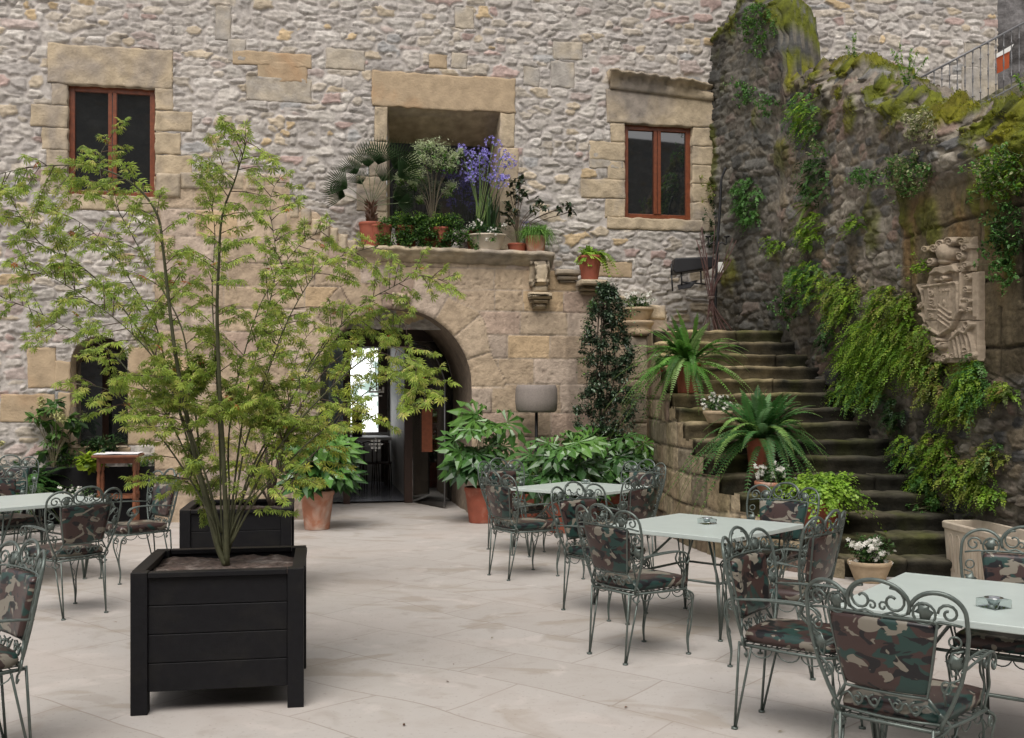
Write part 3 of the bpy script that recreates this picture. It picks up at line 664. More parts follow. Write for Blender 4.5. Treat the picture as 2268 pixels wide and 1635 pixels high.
# round shoulders
sh = .16*sst(.35, 0., dtop)**2*(1-tp); off = hg-sh
nx = np.interp(TT, [0, wl_[1]-.3, wl_[1]+.3, wl_[2]], [NW[0], NW[0], -.93, -.93]); ny = np.interp(TT, [0, wl_[1]-.3, wl_[1]+.3, wl_[2]], [NW[1], NW[1], -.36, -.36])
bx = np.interp(TT, wl_, [p[0] for p in WP]); by = ptY
dsp = np.where(tp > 0, -depth*.98-.16, off)
hup = np.where(tp > 0, hg*1.2, 0)
X = bx+nx*dsp; Yw = by+ny*dsp; Zf = Zs+hup+.06*np.sin(np.clip(tp, 0, 1)*math.pi)
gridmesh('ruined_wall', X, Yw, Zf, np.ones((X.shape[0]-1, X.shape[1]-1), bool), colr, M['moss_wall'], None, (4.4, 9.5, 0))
rw = bpy.data.objects['ruined_wall']
# springy cushions of moss blades over the top
msk = (ms > .55) & (dtop < .6) & (tp < .9); ii = np.argwhere(msk); ii = ii[RNG.choice(len(ii), 15000)]
MO = np.stack([X[ii[:, 0], ii[:, 1]], Yw[ii[:, 0], ii[:, 1]], Zf[ii[:, 0], ii[:, 1]]], -1)+RNG.normal(size=(15000, 3))*.012
tag(rw, 'tall dark ruined rubble wall with moss along its broken stepped top, right of the stairs', 'stone wall')

# ------------------------------------------------------------------ curved stone staircase
LC = [(3.05, 9.46), (2.72, 9.78), (2.45, 10.15), (2.2, 10.6), (2.06, 11.1), (1.95, 11.7), (1.9, 12.4), (1.9, 13.3), (1.93, 14.0), (1.95, 14.75)]
def xl(y): return float(np.interp(y, [p[1] for p in LC], [p[0] for p in LC]))
ST = thing('stone_staircase', 'dark damp mossy stone staircase climbing along the ruined wall', 'stairs', (3.2, 9.5, 0))
RISE, RUN, Y0, NS = .17, .32, 9.46, 15
for k in range(1, NS+1):
    yk = Y0+RUN*(k-1); x0 = xl(yk)+.0; x1 = np.interp(yk, [5, 13.95, 15.6], [5.19, 3.67, 3.05])-0.0+.1
    mb = MB(); dpt = .42 if k < NS else 1.8
    nb_ = random.choice((1, 2, 2, 3)); cuts = [x0]+sorted(x0+(x1-x0)*(q+random.uniform(.25, .75))/nb_ for q in range(nb_-1))+[x1] if nb_ > 1 else [x0, x1]
    if nb_ > 1: cuts = [x0]+[x0+(x1-x0)*(q+1+random.uniform(-.3, .3))/nb_ for q in range(nb_-1)]+[x1]
    for q in range(len(cuts)-1):
        dy_ = random.uniform(-.015, .02); dz_ = random.uniform(-.012, .006)
        block(mb, cuts[q]+.002, cuts[q+1]-.002, RISE*(k-1)-.06, RISE*k+dz_, yk-.03+dy_, yk+dpt, lambda x, y, z, yk=yk, k=k: Vector((x, y+.05*math.sin((x-2)*1.3)+.028*(z < RISE*k-.075)+.012*(z > RISE*k-.02), z+.008*math.sin(x*3+k))), 200+k*3+q, cell=.04, rnd=.018, amp=.018)
    V = np.concatenate(mb.v); xx = V[:, 0]; z_ = V[:, 2]
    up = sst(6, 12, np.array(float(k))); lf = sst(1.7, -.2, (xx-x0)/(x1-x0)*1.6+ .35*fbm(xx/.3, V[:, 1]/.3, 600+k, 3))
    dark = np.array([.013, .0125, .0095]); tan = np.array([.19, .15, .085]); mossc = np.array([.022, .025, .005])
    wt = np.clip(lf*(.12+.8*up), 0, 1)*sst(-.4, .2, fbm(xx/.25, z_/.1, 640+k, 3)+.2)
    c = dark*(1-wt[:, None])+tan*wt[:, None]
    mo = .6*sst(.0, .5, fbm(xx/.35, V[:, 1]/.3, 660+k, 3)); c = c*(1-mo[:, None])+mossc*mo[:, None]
    top = sst(RISE*k-.035, RISE*k-.005, z_); c = c*(1+2.3*top)[:, None]  # treads and top edges painted lighter, as if catching the light
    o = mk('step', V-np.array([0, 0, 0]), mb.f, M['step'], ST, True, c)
# side of the stair: squared blocks following the curve
lcl = [0]
for i in range(len(LC)-1): lcl.append(lcl[-1]+math.dist(LC[i], LC[i+1]))
res = .022
ts = np.arange(0, lcl[-1]+res, res); zz = np.arange(0, 2.62, res); TT, ZZ = np.meshgrid(ts, zz, indexing='ij')
bx = np.interp(TT, lcl, [p[0] for p in LC]); by = np.interp(TT, lcl, [p[1] for p in LC])
dd, bi, rj = squared(TT, ZZ, np.array([-.1, .22, .48, .80, 1.06, 1.36, 1.62, 1.95, 2.25, 2.9]), .46, 700)
st = sst(.001, .02, dd+.006*fbm(TT/.04, ZZ/.04, 710, 2)); hg = st*(.012+.03*h2(bi, rj, 711)+.012*fbm(TT/.12, ZZ/.08, 712, 4))
colr = np.array([.09, .075, .055])*(1-st[..., None])+st[..., None]*pick(h2(bi, rj, 713), [(20, (.30, .235, .15)), (15, (.26, .20, .135)), (10, (.25, .175, .14)), (8, (.33, .27, .18)), (6, (.20, .17, .12))])*(1+.2*fbm(TT/.15, ZZ/.1, 714, 4))[..., None]
mg = sst(-.05, .4, fbm(TT/.25, ZZ/.9, 701, 4)); colr = colr*(1-.38*mg[..., None])+np.array([.05, .055, .012])*.4*mg[..., None]
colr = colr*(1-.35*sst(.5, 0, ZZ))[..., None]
kk = np.clip(np.floor((by-Y0+.02)/RUN)+1, 1, NS); topz = np.where(by > 13.9, 2.52, kk*RISE-.02)+.02*fbm(TT/.2, TT*0, 702, 2)
tx = np.gradient(bx, axis=0); ty = np.gradient(by, axis=0); ln = np.hypot(tx, ty); nxx = -ty/ln; nyy = tx/ln
X = bx+nxx*(hg+.01); Yw = by+nyy*(hg+.01)
keep = (ZZ[:-1, :-1] < topz[:-1, :-1])
gridmesh('stair_side', X, Yw, ZZ, keep, colr, M['moss_wall'], ST)

# post with capital at the head of the wall
PS = fac(1418, 900, -.2); pw = fw(PS[0], -.06, 0)
PO = thing('stone_post', 'square weathered sandstone post with moulded capital beside the climbing shrub', 'stone post', (pw.x, pw.y, 0), TH)
mb = MB(); idf = lambda x, y, z: Vector((x, y, z))
for k, (a, b_) in enumerate([(0, .72), (.724, 1.28), (1.284, 1.9), (1.904, 2.52)]): block(mb, -.15, .15, a, b_, -.15, .12, idf, 300+k, rnd=.02, amp=.008)
mb.build('shaft', M['block'], PO, local=True)
mb = MB(); mb.lathe([(.0, 2.52), (.19, 2.52), (.21, 2.55), (.21, 2.60), (.185, 2.62), (.20, 2.66), (.235, 2.70), (.235, 2.735), (0, 2.735)], (0, -.02, 0), 32, wob=.015); mb.build('capital', M['block2'], PO, local=True)

# ------------------------------------------------------------------ cliff and upper flight beyond the house corner
res = .05; xs_ = np.arange(6.4, 14, res); zs_ = np.arange(0, 9.5, res); XX, ZZ = np.meshgrid(xs_, zs_, indexing='ij')
hh = .45*np.abs(fbm(XX/1.1, ZZ/1.0, 800, 5))+.25*fbm(XX/.35, ZZ/.5, 801, 4)
cc = np.array([.10, .095, .095])*(1+.6*fbm(XX/.4, ZZ/.4, 802, 4))[..., None]
gridmesh('rock_face', XX, 18.6-hh-.25*(XX-8), ZZ, np.ones((XX.shape[0]-1, XX.shape[1]-1), bool), cc, M['moss_wall'], None, (9, 18, 0))
tag(bpy.data.objects['rock_face'], kind='structure')
UY = 14.9
def up(u, v, Y=UY): return P(u, v, Y)
US = thing('upper_stair', 'weathered upper stone steps rising behind the ruined wall past the house corner', 'stairs', (6.5, UY, 0))
for k in range(7):
    p = up(2130+22*k, 243-11.8*k, UY+.35); mb = MB()
    block(mb, p.x, p.x+2.2, p.z-.2, p.z, UY+.1, UY+1.5, idf, 900+k, cell=.15, rnd=.02, amp=.01)
    V = np.concatenate(mb.v); c = np.tile([.14, .135, .085], (len(V), 1)); mk('step', V, mb.f, M['step'], US, True, c)
RL = thing('stair_railing', 'thin grey iron railing with knobbed balusters climbing above the ruined wall', 'railing', (5.3, UY, 0))
mb = MB(); A = up(1992, 197); B = up(2300, 33.6); mb.tube([A, B], .016, 8); mb.build('handrail', M['railiron'], RL)
mb = MB(); A2 = A+Vector((0, 0, -.84)); B2 = B+Vector((0, 0, -.84)); mb.tube([A2, B2], .011, 6); mb.build('bottom_rail', M['railiron'], RL)
for k in range(18):
    t = (k+.5)/18; p = A.lerp(B, t); q = A2.lerp(B2, t); mb = MB()
    mb.lathe([(.007, q.z-.03), (.007, q.z+.16), (.018, q.z+.17), (.007, q.z+.185), (.007, q.z+.36), (.014, q.z+.38), (.009, q.z+.40), (.016, q.z+.42), (.009, q.z+.44), (.014, q.z+.46), (.007, q.z+.48), (.007, q.z+.64), (.018, q.z+.655), (.007, q.z+.67), (.007, p.z-.05), (.016, p.z-.03), (.01, p.z)], (p.x, p.y, 0), 8)
    mb.build('baluster', M['railiron'], RL)
# leaning notice on the upper flight
nb = thing('notice_board', 'orange printed board with a white top edge leaning by the upper steps', 'sign', tuple(up(2222, 160, UY+.25)))
mb = MB(); q = [up(2207, 128, UY+.25), up(2236, 112, UY+.25), up(2235, 150, UY+.3), up(2209, 163, UY+.3)]; n_ = Vector((0, .02, 0))
mb.add([list(x) for x in q]+[list(x+n_) for x in q], [[0, 1, 2, 3], [7, 6, 5, 4], [0, 4, 5, 1], [1, 5, 6, 2], [2, 6, 7, 3], [3, 7, 4, 0]]); mb.build('panel', M['orange'], nb, smooth=False)
mb = MB(); q = [up(2206, 120, UY+.24), up(2246, 97, UY+.24), up(2237, 113, UY+.24), up(2206, 129, UY+.24)]
mb.add([list(x) for x in q]+[list(x+n_) for x in q], [[0, 1, 2, 3], [7, 6, 5, 4], [0, 4, 5, 1], [1, 5, 6, 2], [2, 6, 7, 3], [3, 7, 4, 0]]); mb.build('header', M['white'], nb, smooth=False)

# ------------------------------------------------------------------ carved coat of arms (relief built from overlapping forms)
N1, N2 = 150, 250
gx = np.linspace(0, 1, N1); gz = np.linspace(0, 1, N2); GX, GZ = np.meshgrid(gx, gz, indexing='ij')
px_ = 195+GX*620; py_ = 1490-GZ*1330       # measured on a close-up of the carving
H = np.full(px_.shape, -1.0)
def dome(cx, cy, rx, ry, h, rot=0, base=0):
    global H
    c, s = math.cos(rot), math.sin(rot); x = (px_-cx)*c+(py_-cy)*s; y = -(px_-cx)*s+(py_-cy)*c
    q = 1-(x/rx)**2-(y/ry)**2; H = np.maximum(H, np.where(q > 0, base+h*np.sqrt(np.clip(q, 0, 1)), -1))
def poly(pts, h, bev=8):
    global H
    ins = np.zeros(px_.shape, bool); dist = np.full(px_.shape, 1e9); n = len(pts)
    for i in range(n):
        x0, y0 = pts[i]; x1, y1 = pts[(i+1) % n]
        c = ((y0 > py_) != (y1 > py_)) & (px_ < (x1-x0)*(py_-y0)/(y1-y0+1e-9)+x0); ins ^= c
        t = np.clip(((px_-x0)*(x1-x0)+(py_-y0)*(y1-y0))/((x1-x0)**2+(y1-y0)**2+1e-9), 0, 1)
        dist = np.minimum(dist, np.hypot(px_-x0-t*(x1-x0), py_-y0-t*(y1-y0)))
    H = np.maximum(H, np.where(ins, h*sst(-1, bev, dist), -1))
def line(pts, w, h, base=0):
    global H
    for (x0, y0), (x1, y1) in zip(pts[:-1], pts[1:]):
        t = np.clip(((px_-x0)*(x1-x0)+(py_-y0)*(y1-y0))/((x1-x0)**2+(y1-y0)**2+1e-9), 0, 1)
        d = np.hypot(px_-x0-t*(x1-x0), py_-y0-t*(y1-y0)); q = 1-(d/w)**2
        H = np.maximum(H, np.where(q > 0, base+h*np.sqrt(np.clip(q, 0, 1)), -1))
def curl(cx, cy, r, w, h, a0=0, turns=1.4, base=20, sgn=1):
    line([(cx+r*(1-.75*t)*math.cos(a0+sgn*t*turns*6.28), cy+r*(1-.75*t)*math.sin(a0+sgn*t*turns*6.28)) for t in np.linspace(0, 1, 18)], w, h, base)
poly([(620, 560), (800, 540), (800, 1000), (805, 1460), (560, 1480), (300, 1475), (250, 1290), (240, 1050), (205, 940), (240, 720), (300, 560), (400, 470), (600, 450), (730, 180), (740, 540)], 30)
poly([(260, 700), (600, 655), (635, 670), (630, 960), (560, 1120), (440, 1200), (330, 1130), (270, 1050)], 75, 14)
line([(262, 700), (600, 655), (628, 670), (625, 960), (560, 1110), (440, 1190), (330, 1125)], 16, 30, 68)
H = np.where((np.abs(px_-428) < 5) & (py_ > 690) & (py_ < 1160) & (H > 60), H-18, H)
H = np.where((np.abs(py_-1040) < 4) & (px_ > 205), H-30, H)
poly([(440, 740), (560, 720), (560, 780), (550, 960), (440, 890)], 92, 6)
for bx_ in (450, 480, 510, 540): poly([(bx_, 715), (bx_+18, 712), (bx_+18, 745), (bx_, 748)], 105, 4)
dome(500, 860, 16, 30, 14, 0, 92)
for k in range(4): line([(435, 880+k*52), (555, 965+k*52)], 13, 26, 74)
curl(360, 760, 34, 10, 22, 0, 1.3, 76); curl(365, 850, 38, 10, 22, 2, 1.2, 76, -1); line([(320, 930), (400, 935)], 9, 20, 76); curl(355, 990, 24, 9, 20, 1, 1.2, 76)
line([(330, 720), (350, 880), (390, 900)], 12, 20, 76); line([(400, 720), (395, 900)], 9, 18, 76)
# helmet, collar and plumes
dome(475, 350, 88, 105, 130); dome(470, 440, 60, 40, 110); poly([(300, 600), (400, 490), (600, 460), (650, 560), (560, 550), (500, 585), (430, 560)], 105, 16)
dome(505, 610, 40, 36, 120); curl(505, 610, 26, 7, 18, 0, 1.2, 112); dome(400, 630, 35, 26, 95)
for (cx, cy, r, a, s_) in [(530, 240, 55, 3, 1), (430, 265, 50, 0, -1), (370, 300, 45, 1, 1), (285, 320, 40, 3, 1), (335, 440, 45, 2, -1), (660, 240, 55, 3, 1), (690, 300, 45, 0, -1), (640, 390, 50, 4, 1), (700, 480, 42, 2, 1), (650, 520, 36, 1, -1), (720, 600, 40, 0, 1)]:
    dome(cx, cy, r, r*.8, 60); curl(cx, cy, r*.9, 11, 30, a, 1.3, 50, s_)
line([(195, 680), (240, 760), (255, 860), (210, 920)], 14, 60, 15); curl(235, 880, 34, 10, 30, 3, 1.3, 40, -1); line([(215, 975), (250, 1000), (275, 1060)], 16, 55, 15)
# right side flags, cannon
line([(655, 560), (655, 900)], 13, 60, 30); line([(770, 560), (775, 1000)], 10, 30, 35); dome(680, 830, 38, 30, 90); dome(672, 900, 38, 70, 85); dome(662, 940, 28, 26, 100); curl(715, 720, 34, 10, 30, 1, 1.4, 60); curl(740, 840, 24, 9, 30, 0, 1.2, 60); curl(735, 930, 26, 9, 30, 2, 1.2, 60, -1)
# lower part: cherub, cloth, foot
dome(450, 1300, 48, 55, 120); dome(440, 1240, 50, 25, 118, .2); dome(432, 1310, 10, 14, 30, 0, 108); dome(480, 1270, 8, 6, 10, 0, 116)
poly([(340, 1190), (420, 1210), (410, 1300), (345, 1310)], 85, 12)
for k in range(5): line([(560+k*34, 1170-k*20), (575+k*44, 1300-k*10), (600+k*44, 1420)], 14, 34, 40)
line([(545, 1240), (640, 1150), (700, 1170), (760, 1080)], 18, 50, 40); curl(720, 1080, 50, 12, 36, 0, 1.2, 50); curl(690, 1350, 45, 12, 36, 2, 1.3, 45, -1); curl(760, 1400, 40, 12, 34, 2, 1.3, 45, 1)
line([(260, 1100), (290, 1180), (280, 1280), (300, 1400)], 30, 55, 20); dome(245, 1355, 48, 22, 80, -.2); dome(240, 1400, 42, 18, 70); curl(360, 1400, 40, 12, 40, 0, 1.3, 40); curl(410, 1440, 34, 11, 36, 1, 1.3, 40, -1); curl(480, 1420, 40, 12, 36, 2, 1.3, 40); curl(560, 1400, 30, 10, 30, 0, 1.3, 40)
keepm = (H > 3); km = keepm[:-1, :-1] | keepm[1:, :-1] | keepm[:-1, 1:] | keepm[1:, 1:]
aw, ah = 1.16, 1.26*1.0
pc = side_pt(2119, 668); z0 = side_pt(2119, 806).z; z1 = side_pt(2119, 524).z; ah = z1-z0
pA = side_pt(2049, 668); pB = side_pt(2187, 668)
u_ = (3400+px_*400/1090)/1.6931; v_ = (820+py_*600/1635)/1.6931; a_ = (u_-CU)/F; kk_ = (WP[0][0]-WP[1][0])/(WP[1][1]-WP[0][1])
Yc = (WP[0][0]+kk_*WP[0][1])/(a_+kk_); Xc = a_*Yc; Zc = EYE-(v_-HOR)/F*Yc; hd = .045+np.clip(H, -20, 200)/1000*.85+.004*fbm(GX*30, GZ*40, 850, 3)
hd = np.where(keepm, hd, .0)
cc = np.array([.345, .28, .21])*(1+.18*fbm(GX*9, GZ*12, 851, 4))[..., None]
yel = sst(.45, .9, GZ)*sst(-.2, .4, fbm(GX*5, GZ*7, 852, 3)); cc = cc*(1-.5*yel[..., None])+np.array([.24, .19, .10])*.5*yel[..., None]
M['carved'] = mat('carved_stone', attr=True, rough=.85, vs=22, va=.18, bump=.25, bs=90, spec=.2)
gridmesh('coat_of_arms', Xc+NW[0]*hd, Yc+NW[1]*hd, Zc, km, cc, M['carved'], None, tuple(side_pt(2119, 806)))
tag(bpy.data.objects['coat_of_arms'], 'carved sandstone coat of arms with helmet and shield on the mossy wall', 'stone carving')

# opposite side of the courtyard (mirrored in the window glass)
res = .055; xs_ = np.arange(-16, 27, res); zs_ = np.arange(0, 13.0, res); XX, ZZ = np.meshgrid(xs_, zs_, indexing='ij')
hg, colr, st, ia, ja = rubble(XX, ZZ, 900, pal=PAL_W, w0=.5, h0=.24)
gridmesh('courtyard_wall', XX, -11+hg, ZZ, np.ones((XX.shape[0]-1, XX.shape[1]-1), bool), colr*.36, M['rubble'], None, (0, -11, 0))
tag(bpy.data.objects['courtyard_wall'], 'rubble stone wall closing the far side of the courtyard behind the viewer', 'stone wall')
# ------------------------------------------------------------------ room behind the arch
RM = thing('entrance_hall', 'dark entrance hall seen through the arched doorway, bright window at its back', 'room', tuple(fw(ac, 2.2, 0)))
x0, x1, RD, RH = aL-1.6, aR+1.2, 6.0, 3.0
def quad(mb, pts): mb.add([list(p) for p in pts], [[0, 1, 2, 3]])
mb = MB(); quad(mb, [fw(x0, TD-.0, .03), fw(x1, TD-.0, .03), fw(x1, RD, .03), fw(x0, RD, .03)])
mt = bpy.data.materials.new('black_floor_tile'); mt.use_nodes = True; n = mt.node_tree.nodes; l = mt.node_tree.links
bs = n['Principled BSDF']; bs.inputs['Roughness'].default_value = .22
tc = n.new('ShaderNodeTexCoord'); mp = n.new('ShaderNodeMapping'); mp.inputs['Rotation'].default_value = (0, 0, TH)
br = n.new('ShaderNodeTexBrick'); br.offset = 0; br.inputs['Scale'].default_value = 1; br.inputs['Brick Width'].default_value = .5; br.inputs['Row Height'].default_value = .5; br.inputs['Mortar Size'].default_value = .012
br.inputs['Color1'].default_value = (.15, .155, .185, 1); br.inputs['Color2'].default_value = (.18, .185, .215, 1); br.inputs['Mortar'].default_value = (.01, .01, .012, 1)
l.new(tc.outputs['Object'], mp.inputs[0]); l.new(mp.outputs[0], br.inputs['Vector']); l.new(br.outputs[0], bs.inputs['Base Color'])
mb.build('tiled_floor', mt, RM, smooth=False)
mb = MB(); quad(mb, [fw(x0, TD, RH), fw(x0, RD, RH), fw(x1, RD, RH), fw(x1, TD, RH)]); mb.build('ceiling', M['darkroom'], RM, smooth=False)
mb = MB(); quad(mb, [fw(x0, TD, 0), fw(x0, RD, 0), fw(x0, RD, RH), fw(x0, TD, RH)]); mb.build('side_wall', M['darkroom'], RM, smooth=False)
xr = fac(862, 880, RD)[0]; xq = fac(902, 880, TD+.3)[0]; grey = mat('grey_plaster', (.62, .60, .58), .55, va=.08)
mb = MB(); quad(mb, [fw(xr, RD, 0), fw(xq, TD+.3, 0), fw(xq, TD+.3, RH), fw(xr, RD, RH)]); quad(mb, [fw(xq, TD+.3, 0), fw(x1, TD+.1, 0), fw(x1, TD+.1, RH), fw(xq, TD+.3, RH)]); mb.build('side_wall', grey, RM, smooth=False)
# back wall round the window
wa, wb = fac(775, 880, RD)[0], fac(838, 880, RD)[0]; wz0, wz1 = fac(800, 957, RD)[1], fac(800, 772, RD)[1]
w2a, w2b = fac(728, 880, RD)[0], fac(762, 880, RD)[0]
mb = MB()
for (a, b_, c, d) in ((x0, w2a, 0, RH), (w2b, wa, 0, RH), (wb, x1, 0, RH), (w2a, w2b, 0, wz0), (w2a, w2b, wz1, RH), (wa, wb, 0, wz0), (wa, wb, wz1, RH)):
    quad(mb, [fw(a, RD, c), fw(b_, RD, c), fw(b_, RD, d), fw(a, RD, d)])
mb.build('back_wall', grey, RM, smooth=False)
mb = MB()
for (a, b_) in ((wa-.04, wa+.01), (wb-.01, wb+.16)): mb.prism([(a, wz0), (b_, wz0), (b_, wz1), (a, wz1)], RD-.14, RD-.004, fn0)
mb.build('window_frame', M['darkwood'], RM, smooth=False)
litw = bpy.data.materials.new('daylight_glow'); litw.use_nodes = True; n = litw.node_tree.nodes; l = litw.node_tree.links
bs = n['Principled BSDF']; bs.inputs['Base Color'].default_value = (.02, .02, .02, 1); bs.inputs['Roughness'].default_value = .1
tc = n.new('ShaderNodeTexCoord'); nz = n.new('ShaderNodeTexNoise'); nz.inputs['Scale'].default_value = 3.5; nz.inputs['Detail'].default_value = 4
rp = n.new('ShaderNodeValToRGB'); rp.color_ramp.elements[0].position = .42; rp.color_ramp.elements[0].color = (.13, .17, .15, 1); rp.color_ramp.elements[1].position = .60; rp.color_ramp.elements[1].color = (1, 1, 1, 1)
l.new(tc.outputs['Object'], nz.inputs['Vector']); l.new(nz.outputs['Fac'], rp.inputs[0]); l.new(rp.outputs[0], bs.inputs['Emission Color']); bs.inputs['Emission Strength'].default_value = 3.0
mb = MB(); quad(mb, [fw(wa, RD+.05, wz0), fw(wb, RD+.05, wz0), fw(wb, RD+.05, wz1), fw(wa, RD+.05, wz1)]); mb.build('daylight_glow_pane', litw, RM, smooth=False)  # pane itself emits, standing in for the daylight outside
mb = MB(); quad(mb, [fw(w2a, RD+.05, wz0), fw(w2b, RD+.05, wz0), fw(w2b, RD+.05, wz1), fw(w2a, RD+.05, wz1)]); mb.build('frosted_pane', mat('frosted_glass', (.42, .47, .52), .4, va=.05), RM, smooth=False)
# front closing wall with the glazed doors
G0 = TD-.02
fr = MB()
ga, gb, gc, gd = fac(760, 900, G0)[0], fac(775, 900, G0)[0], fac(895, 900, G0)[0], fac(913, 900, G0)[0]
hz = fac(0, 762, G0)[1]
for (a, b_) in ((ga, gb), (gc, gd)): fr.prism([(a, 0), (b_, 0), (b_, hz), (a, hz)], G0-.06, G0+.06, fn0)
fr.prism([(ga-.0, hz+.002), (gd, hz+.002), (gd, hz+.10), (ga, hz+.10)], G0-.065, G0+.06, fn0)
DR = thing('glazed_door', 'dark framed glazed doors with etched emblems closing the archway', 'door', tuple(fw((ga+gd)/2, G0, 0)))
fr.build('door_frame', M['darkwood'], DR, smooth=False)
up_ = MB(); nn_ = 24; pts = []
for k in range(nn_+1):
    a = math.pi*k/nn_; pts.append((ac+(aRad+.02)*math.cos(a), aSp+ay*(aRad+.02)*math.sin(a)))
ol = [(x, z) for x, z in pts if z > hz+.1]; ol = [(ol[0][0], hz+.104)]+ol+[(ol[-1][0], hz+.104)]
up_.prism(ol, G0+.0, G0+.05, fn0); up_.build('transom_panel', M['darkwood'], DR, smooth=False)
for (a, b_) in ((aL-.05, ga-.002), (gd+.002, aR+.12)):
    ol = [(a, .01), (b_, .01)]+[(x, min(z, hz+.1)) for x, z in pts if a < x < b_]+([(a, .8)] if a < ac else [])
    s_ = MB(); z_of = lambda x: min(hz+.1, aSp+ay*math.sqrt(max(0, aRad**2-(x-ac)**2)))
    xs2 = np.linspace(a, b_, 12); ol = [(a, .01), (b_, .01)]+[(float(x), z_of(x)) for x in xs2[::-1]]
    s_.prism(ol, G0+.01, G0+.02, fn0); s_.build('side_glass', M['glass'] if a < ac else M['pane'], DR, smooth=False)
# open glass leaf standing out from the right jamb
hp = fw(gd+.02, G0-.07, 0); tip = P(985, 900, 15.35); tip.z = 0; lf = MB()
top = 2.45; nq = 10
for k in range(nq):
    t0, t1 = k/nq, (k+1)/nq; z0_ = top-.55*t0**3; z1_ = top-.55*t1**3
    A_, B_ = hp.lerp(tip, t0), hp.lerp(tip, t1)
    lf.add([list(A_+Vector((0, 0, .03))), list(B_+Vector((0, 0, .03))), [B_.x, B_.y, z1_], [A_.x, A_.y, z0_]], [[0, 1, 2, 3]])
lf.build('glass_leaf', M['glass'], DR, smooth=False)
lf = MB(); lf.tube([tip+Vector((0, 0, .03)), tip+Vector((0, 0, 1.92))], .012, 6); lf.tube([hp.lerp(tip, k/10)+Vector((0, 0, top-.55*(k/10)**3)) for k in range(11)], .010, 6); lf.build('leaf_edge', M['railiron'], DR)
lf = MB(); p = P(955, 935, 15.7); lf.box(p.x-.14, p.x+.02, p.y-.03, p.y, p.z-.45, p.z+.20); lf.build('wooden_panel', M['wood'], DR, smooth=False)
# etched emblems: a small crown over a star of dots
def emblem(u, v, d, s, parent, crown=True):
    c = fac(u, v, d); e = MB()
    def bar(x, z, w, h): e.prism([(c[0]+x-w/2, c[1]+z-h/2), (c[0]+x+w/2, c[1]+z-h/2), (c[0]+x+w/2, c[1]+z+h/2), (c[0]+x-w/2, c[1]+z+h/2)], d-.012, d-.008, fn0)
    if crown:
        bar(0, 0, .30*s, .04*s); bar(0, -.08*s, .22*s, .025*s)
        for x in (-.13, 0, .13): bar(x*s, .06*s, .04*s, .07*s)
        bar(-.065*s, .04*s, .05*s, .03*s); bar(.065*s, .04*s, .05*s, .03*s); bar(0, .13*s, .03*s, .05*s)
    else:
        for i in (-1, 0, 1):
            for j in (-1, 0, 1):
                bar(i*.08*s, j*.08*s, .05*s, .05*s)
        bar(0, .14*s, .03*s, .04*s); bar(0, -.14*s, .03*s, .04*s); bar(.14*s, 0, .04*s, .03*s); bar(-.14*s, 0, .04*s, .03*s)
    return e.build('etched_emblem', M['white'], parent, smooth=False)
emblem(834, 868, G0-.01, .78, DR); emblem(832, 984, G0-.01, .68, DR, False)
e2 = emblem(944, 868, G0, .6, DR)
# furniture inside: sill counter, dark table with chairs, a dark loudspeaker-like box on the sill
CT = thing('hall_table', 'long dark table with white top standing under the bright hall window', 'table', tuple(fw(fac(815, 980, 5.2)[0], 5.2, 0)))
tz = fac(815, 967, 5.2)[1]; ta, tb = fac(772, 967, 5.2)[0], fac(862, 967, 5.2)[0]
mb = MB(); mb.prism([(ta, tz-.05), (tb, tz-.05), (tb, tz), (ta, tz)], 4.7, 5.7, fn0); mb.build('table_top', M['paper'], CT, smooth=False)
for (x, d) in ((ta+.05, 4.8), (tb-.12, 4.8), (ta+.05, 5.6), (tb-.12, 5.6)):
    mb = MB(); mb.prism([(x, .035), (x+.07, .035), (x+.07, tz-.052), (x, tz-.052)], d, d+.07, fn0); mb.build('leg', M['darkwood'], CT, smooth=False)
bx_ = MB(); a, b_ = fac(780, 0, 5.2)[0], fac(802, 0, 5.2)[0]; bx_.prism([(a, tz+.003), (b_, tz+.003), (b_, fac(0, 907, 5.2)[1]), (a, fac(0, 907, 5.2)[1])], 5.1, 5.3, fn0)
o = bx_.build('dark_box', M['blackmetal'], None, smooth=False, origin=tuple(fw((a+b_)/2, 5.2, tz))); bevel(o, .008); tag(o, 'upright black box standing on the white table inside the hall', 'box')
for i, u in enumerate((790, 818, 845)):
    s, _ = fac(u, 1000, 4.5); c = thing('hall_chair', ['leftmost', 'middle', 'rightmost'][i]+' of the dark bentwood chairs in front of the hall table', 'chair', tuple(fw(s, 4.4, .03)), 0, 'chairs at the hall table')
    mb = MB(); mb.box(-.16, .16, -.16, .16, .43, .46); mb.build('seat', M['darkwood'], c, local=True, smooth=False)
    mb = MB(); mb.tube([(-.15, -.15, .44), (-.15, -.18, .8), (0, -.19, .84), (.15, -.18, .8), (.15, -.15, .44)], .013, 6); mb.build('backrest', M['darkwood'], c, local=True)
    for (x, y) in ((-.14, -.14), (.14, -.14), (-.14, .14), (.14, .14)):
        mb = MB(); mb.tube([(x, y, .43), (x*1.15, y*1.15, 0)], .011, 6); mb.build('leg', M['darkwood'], c, local=True)
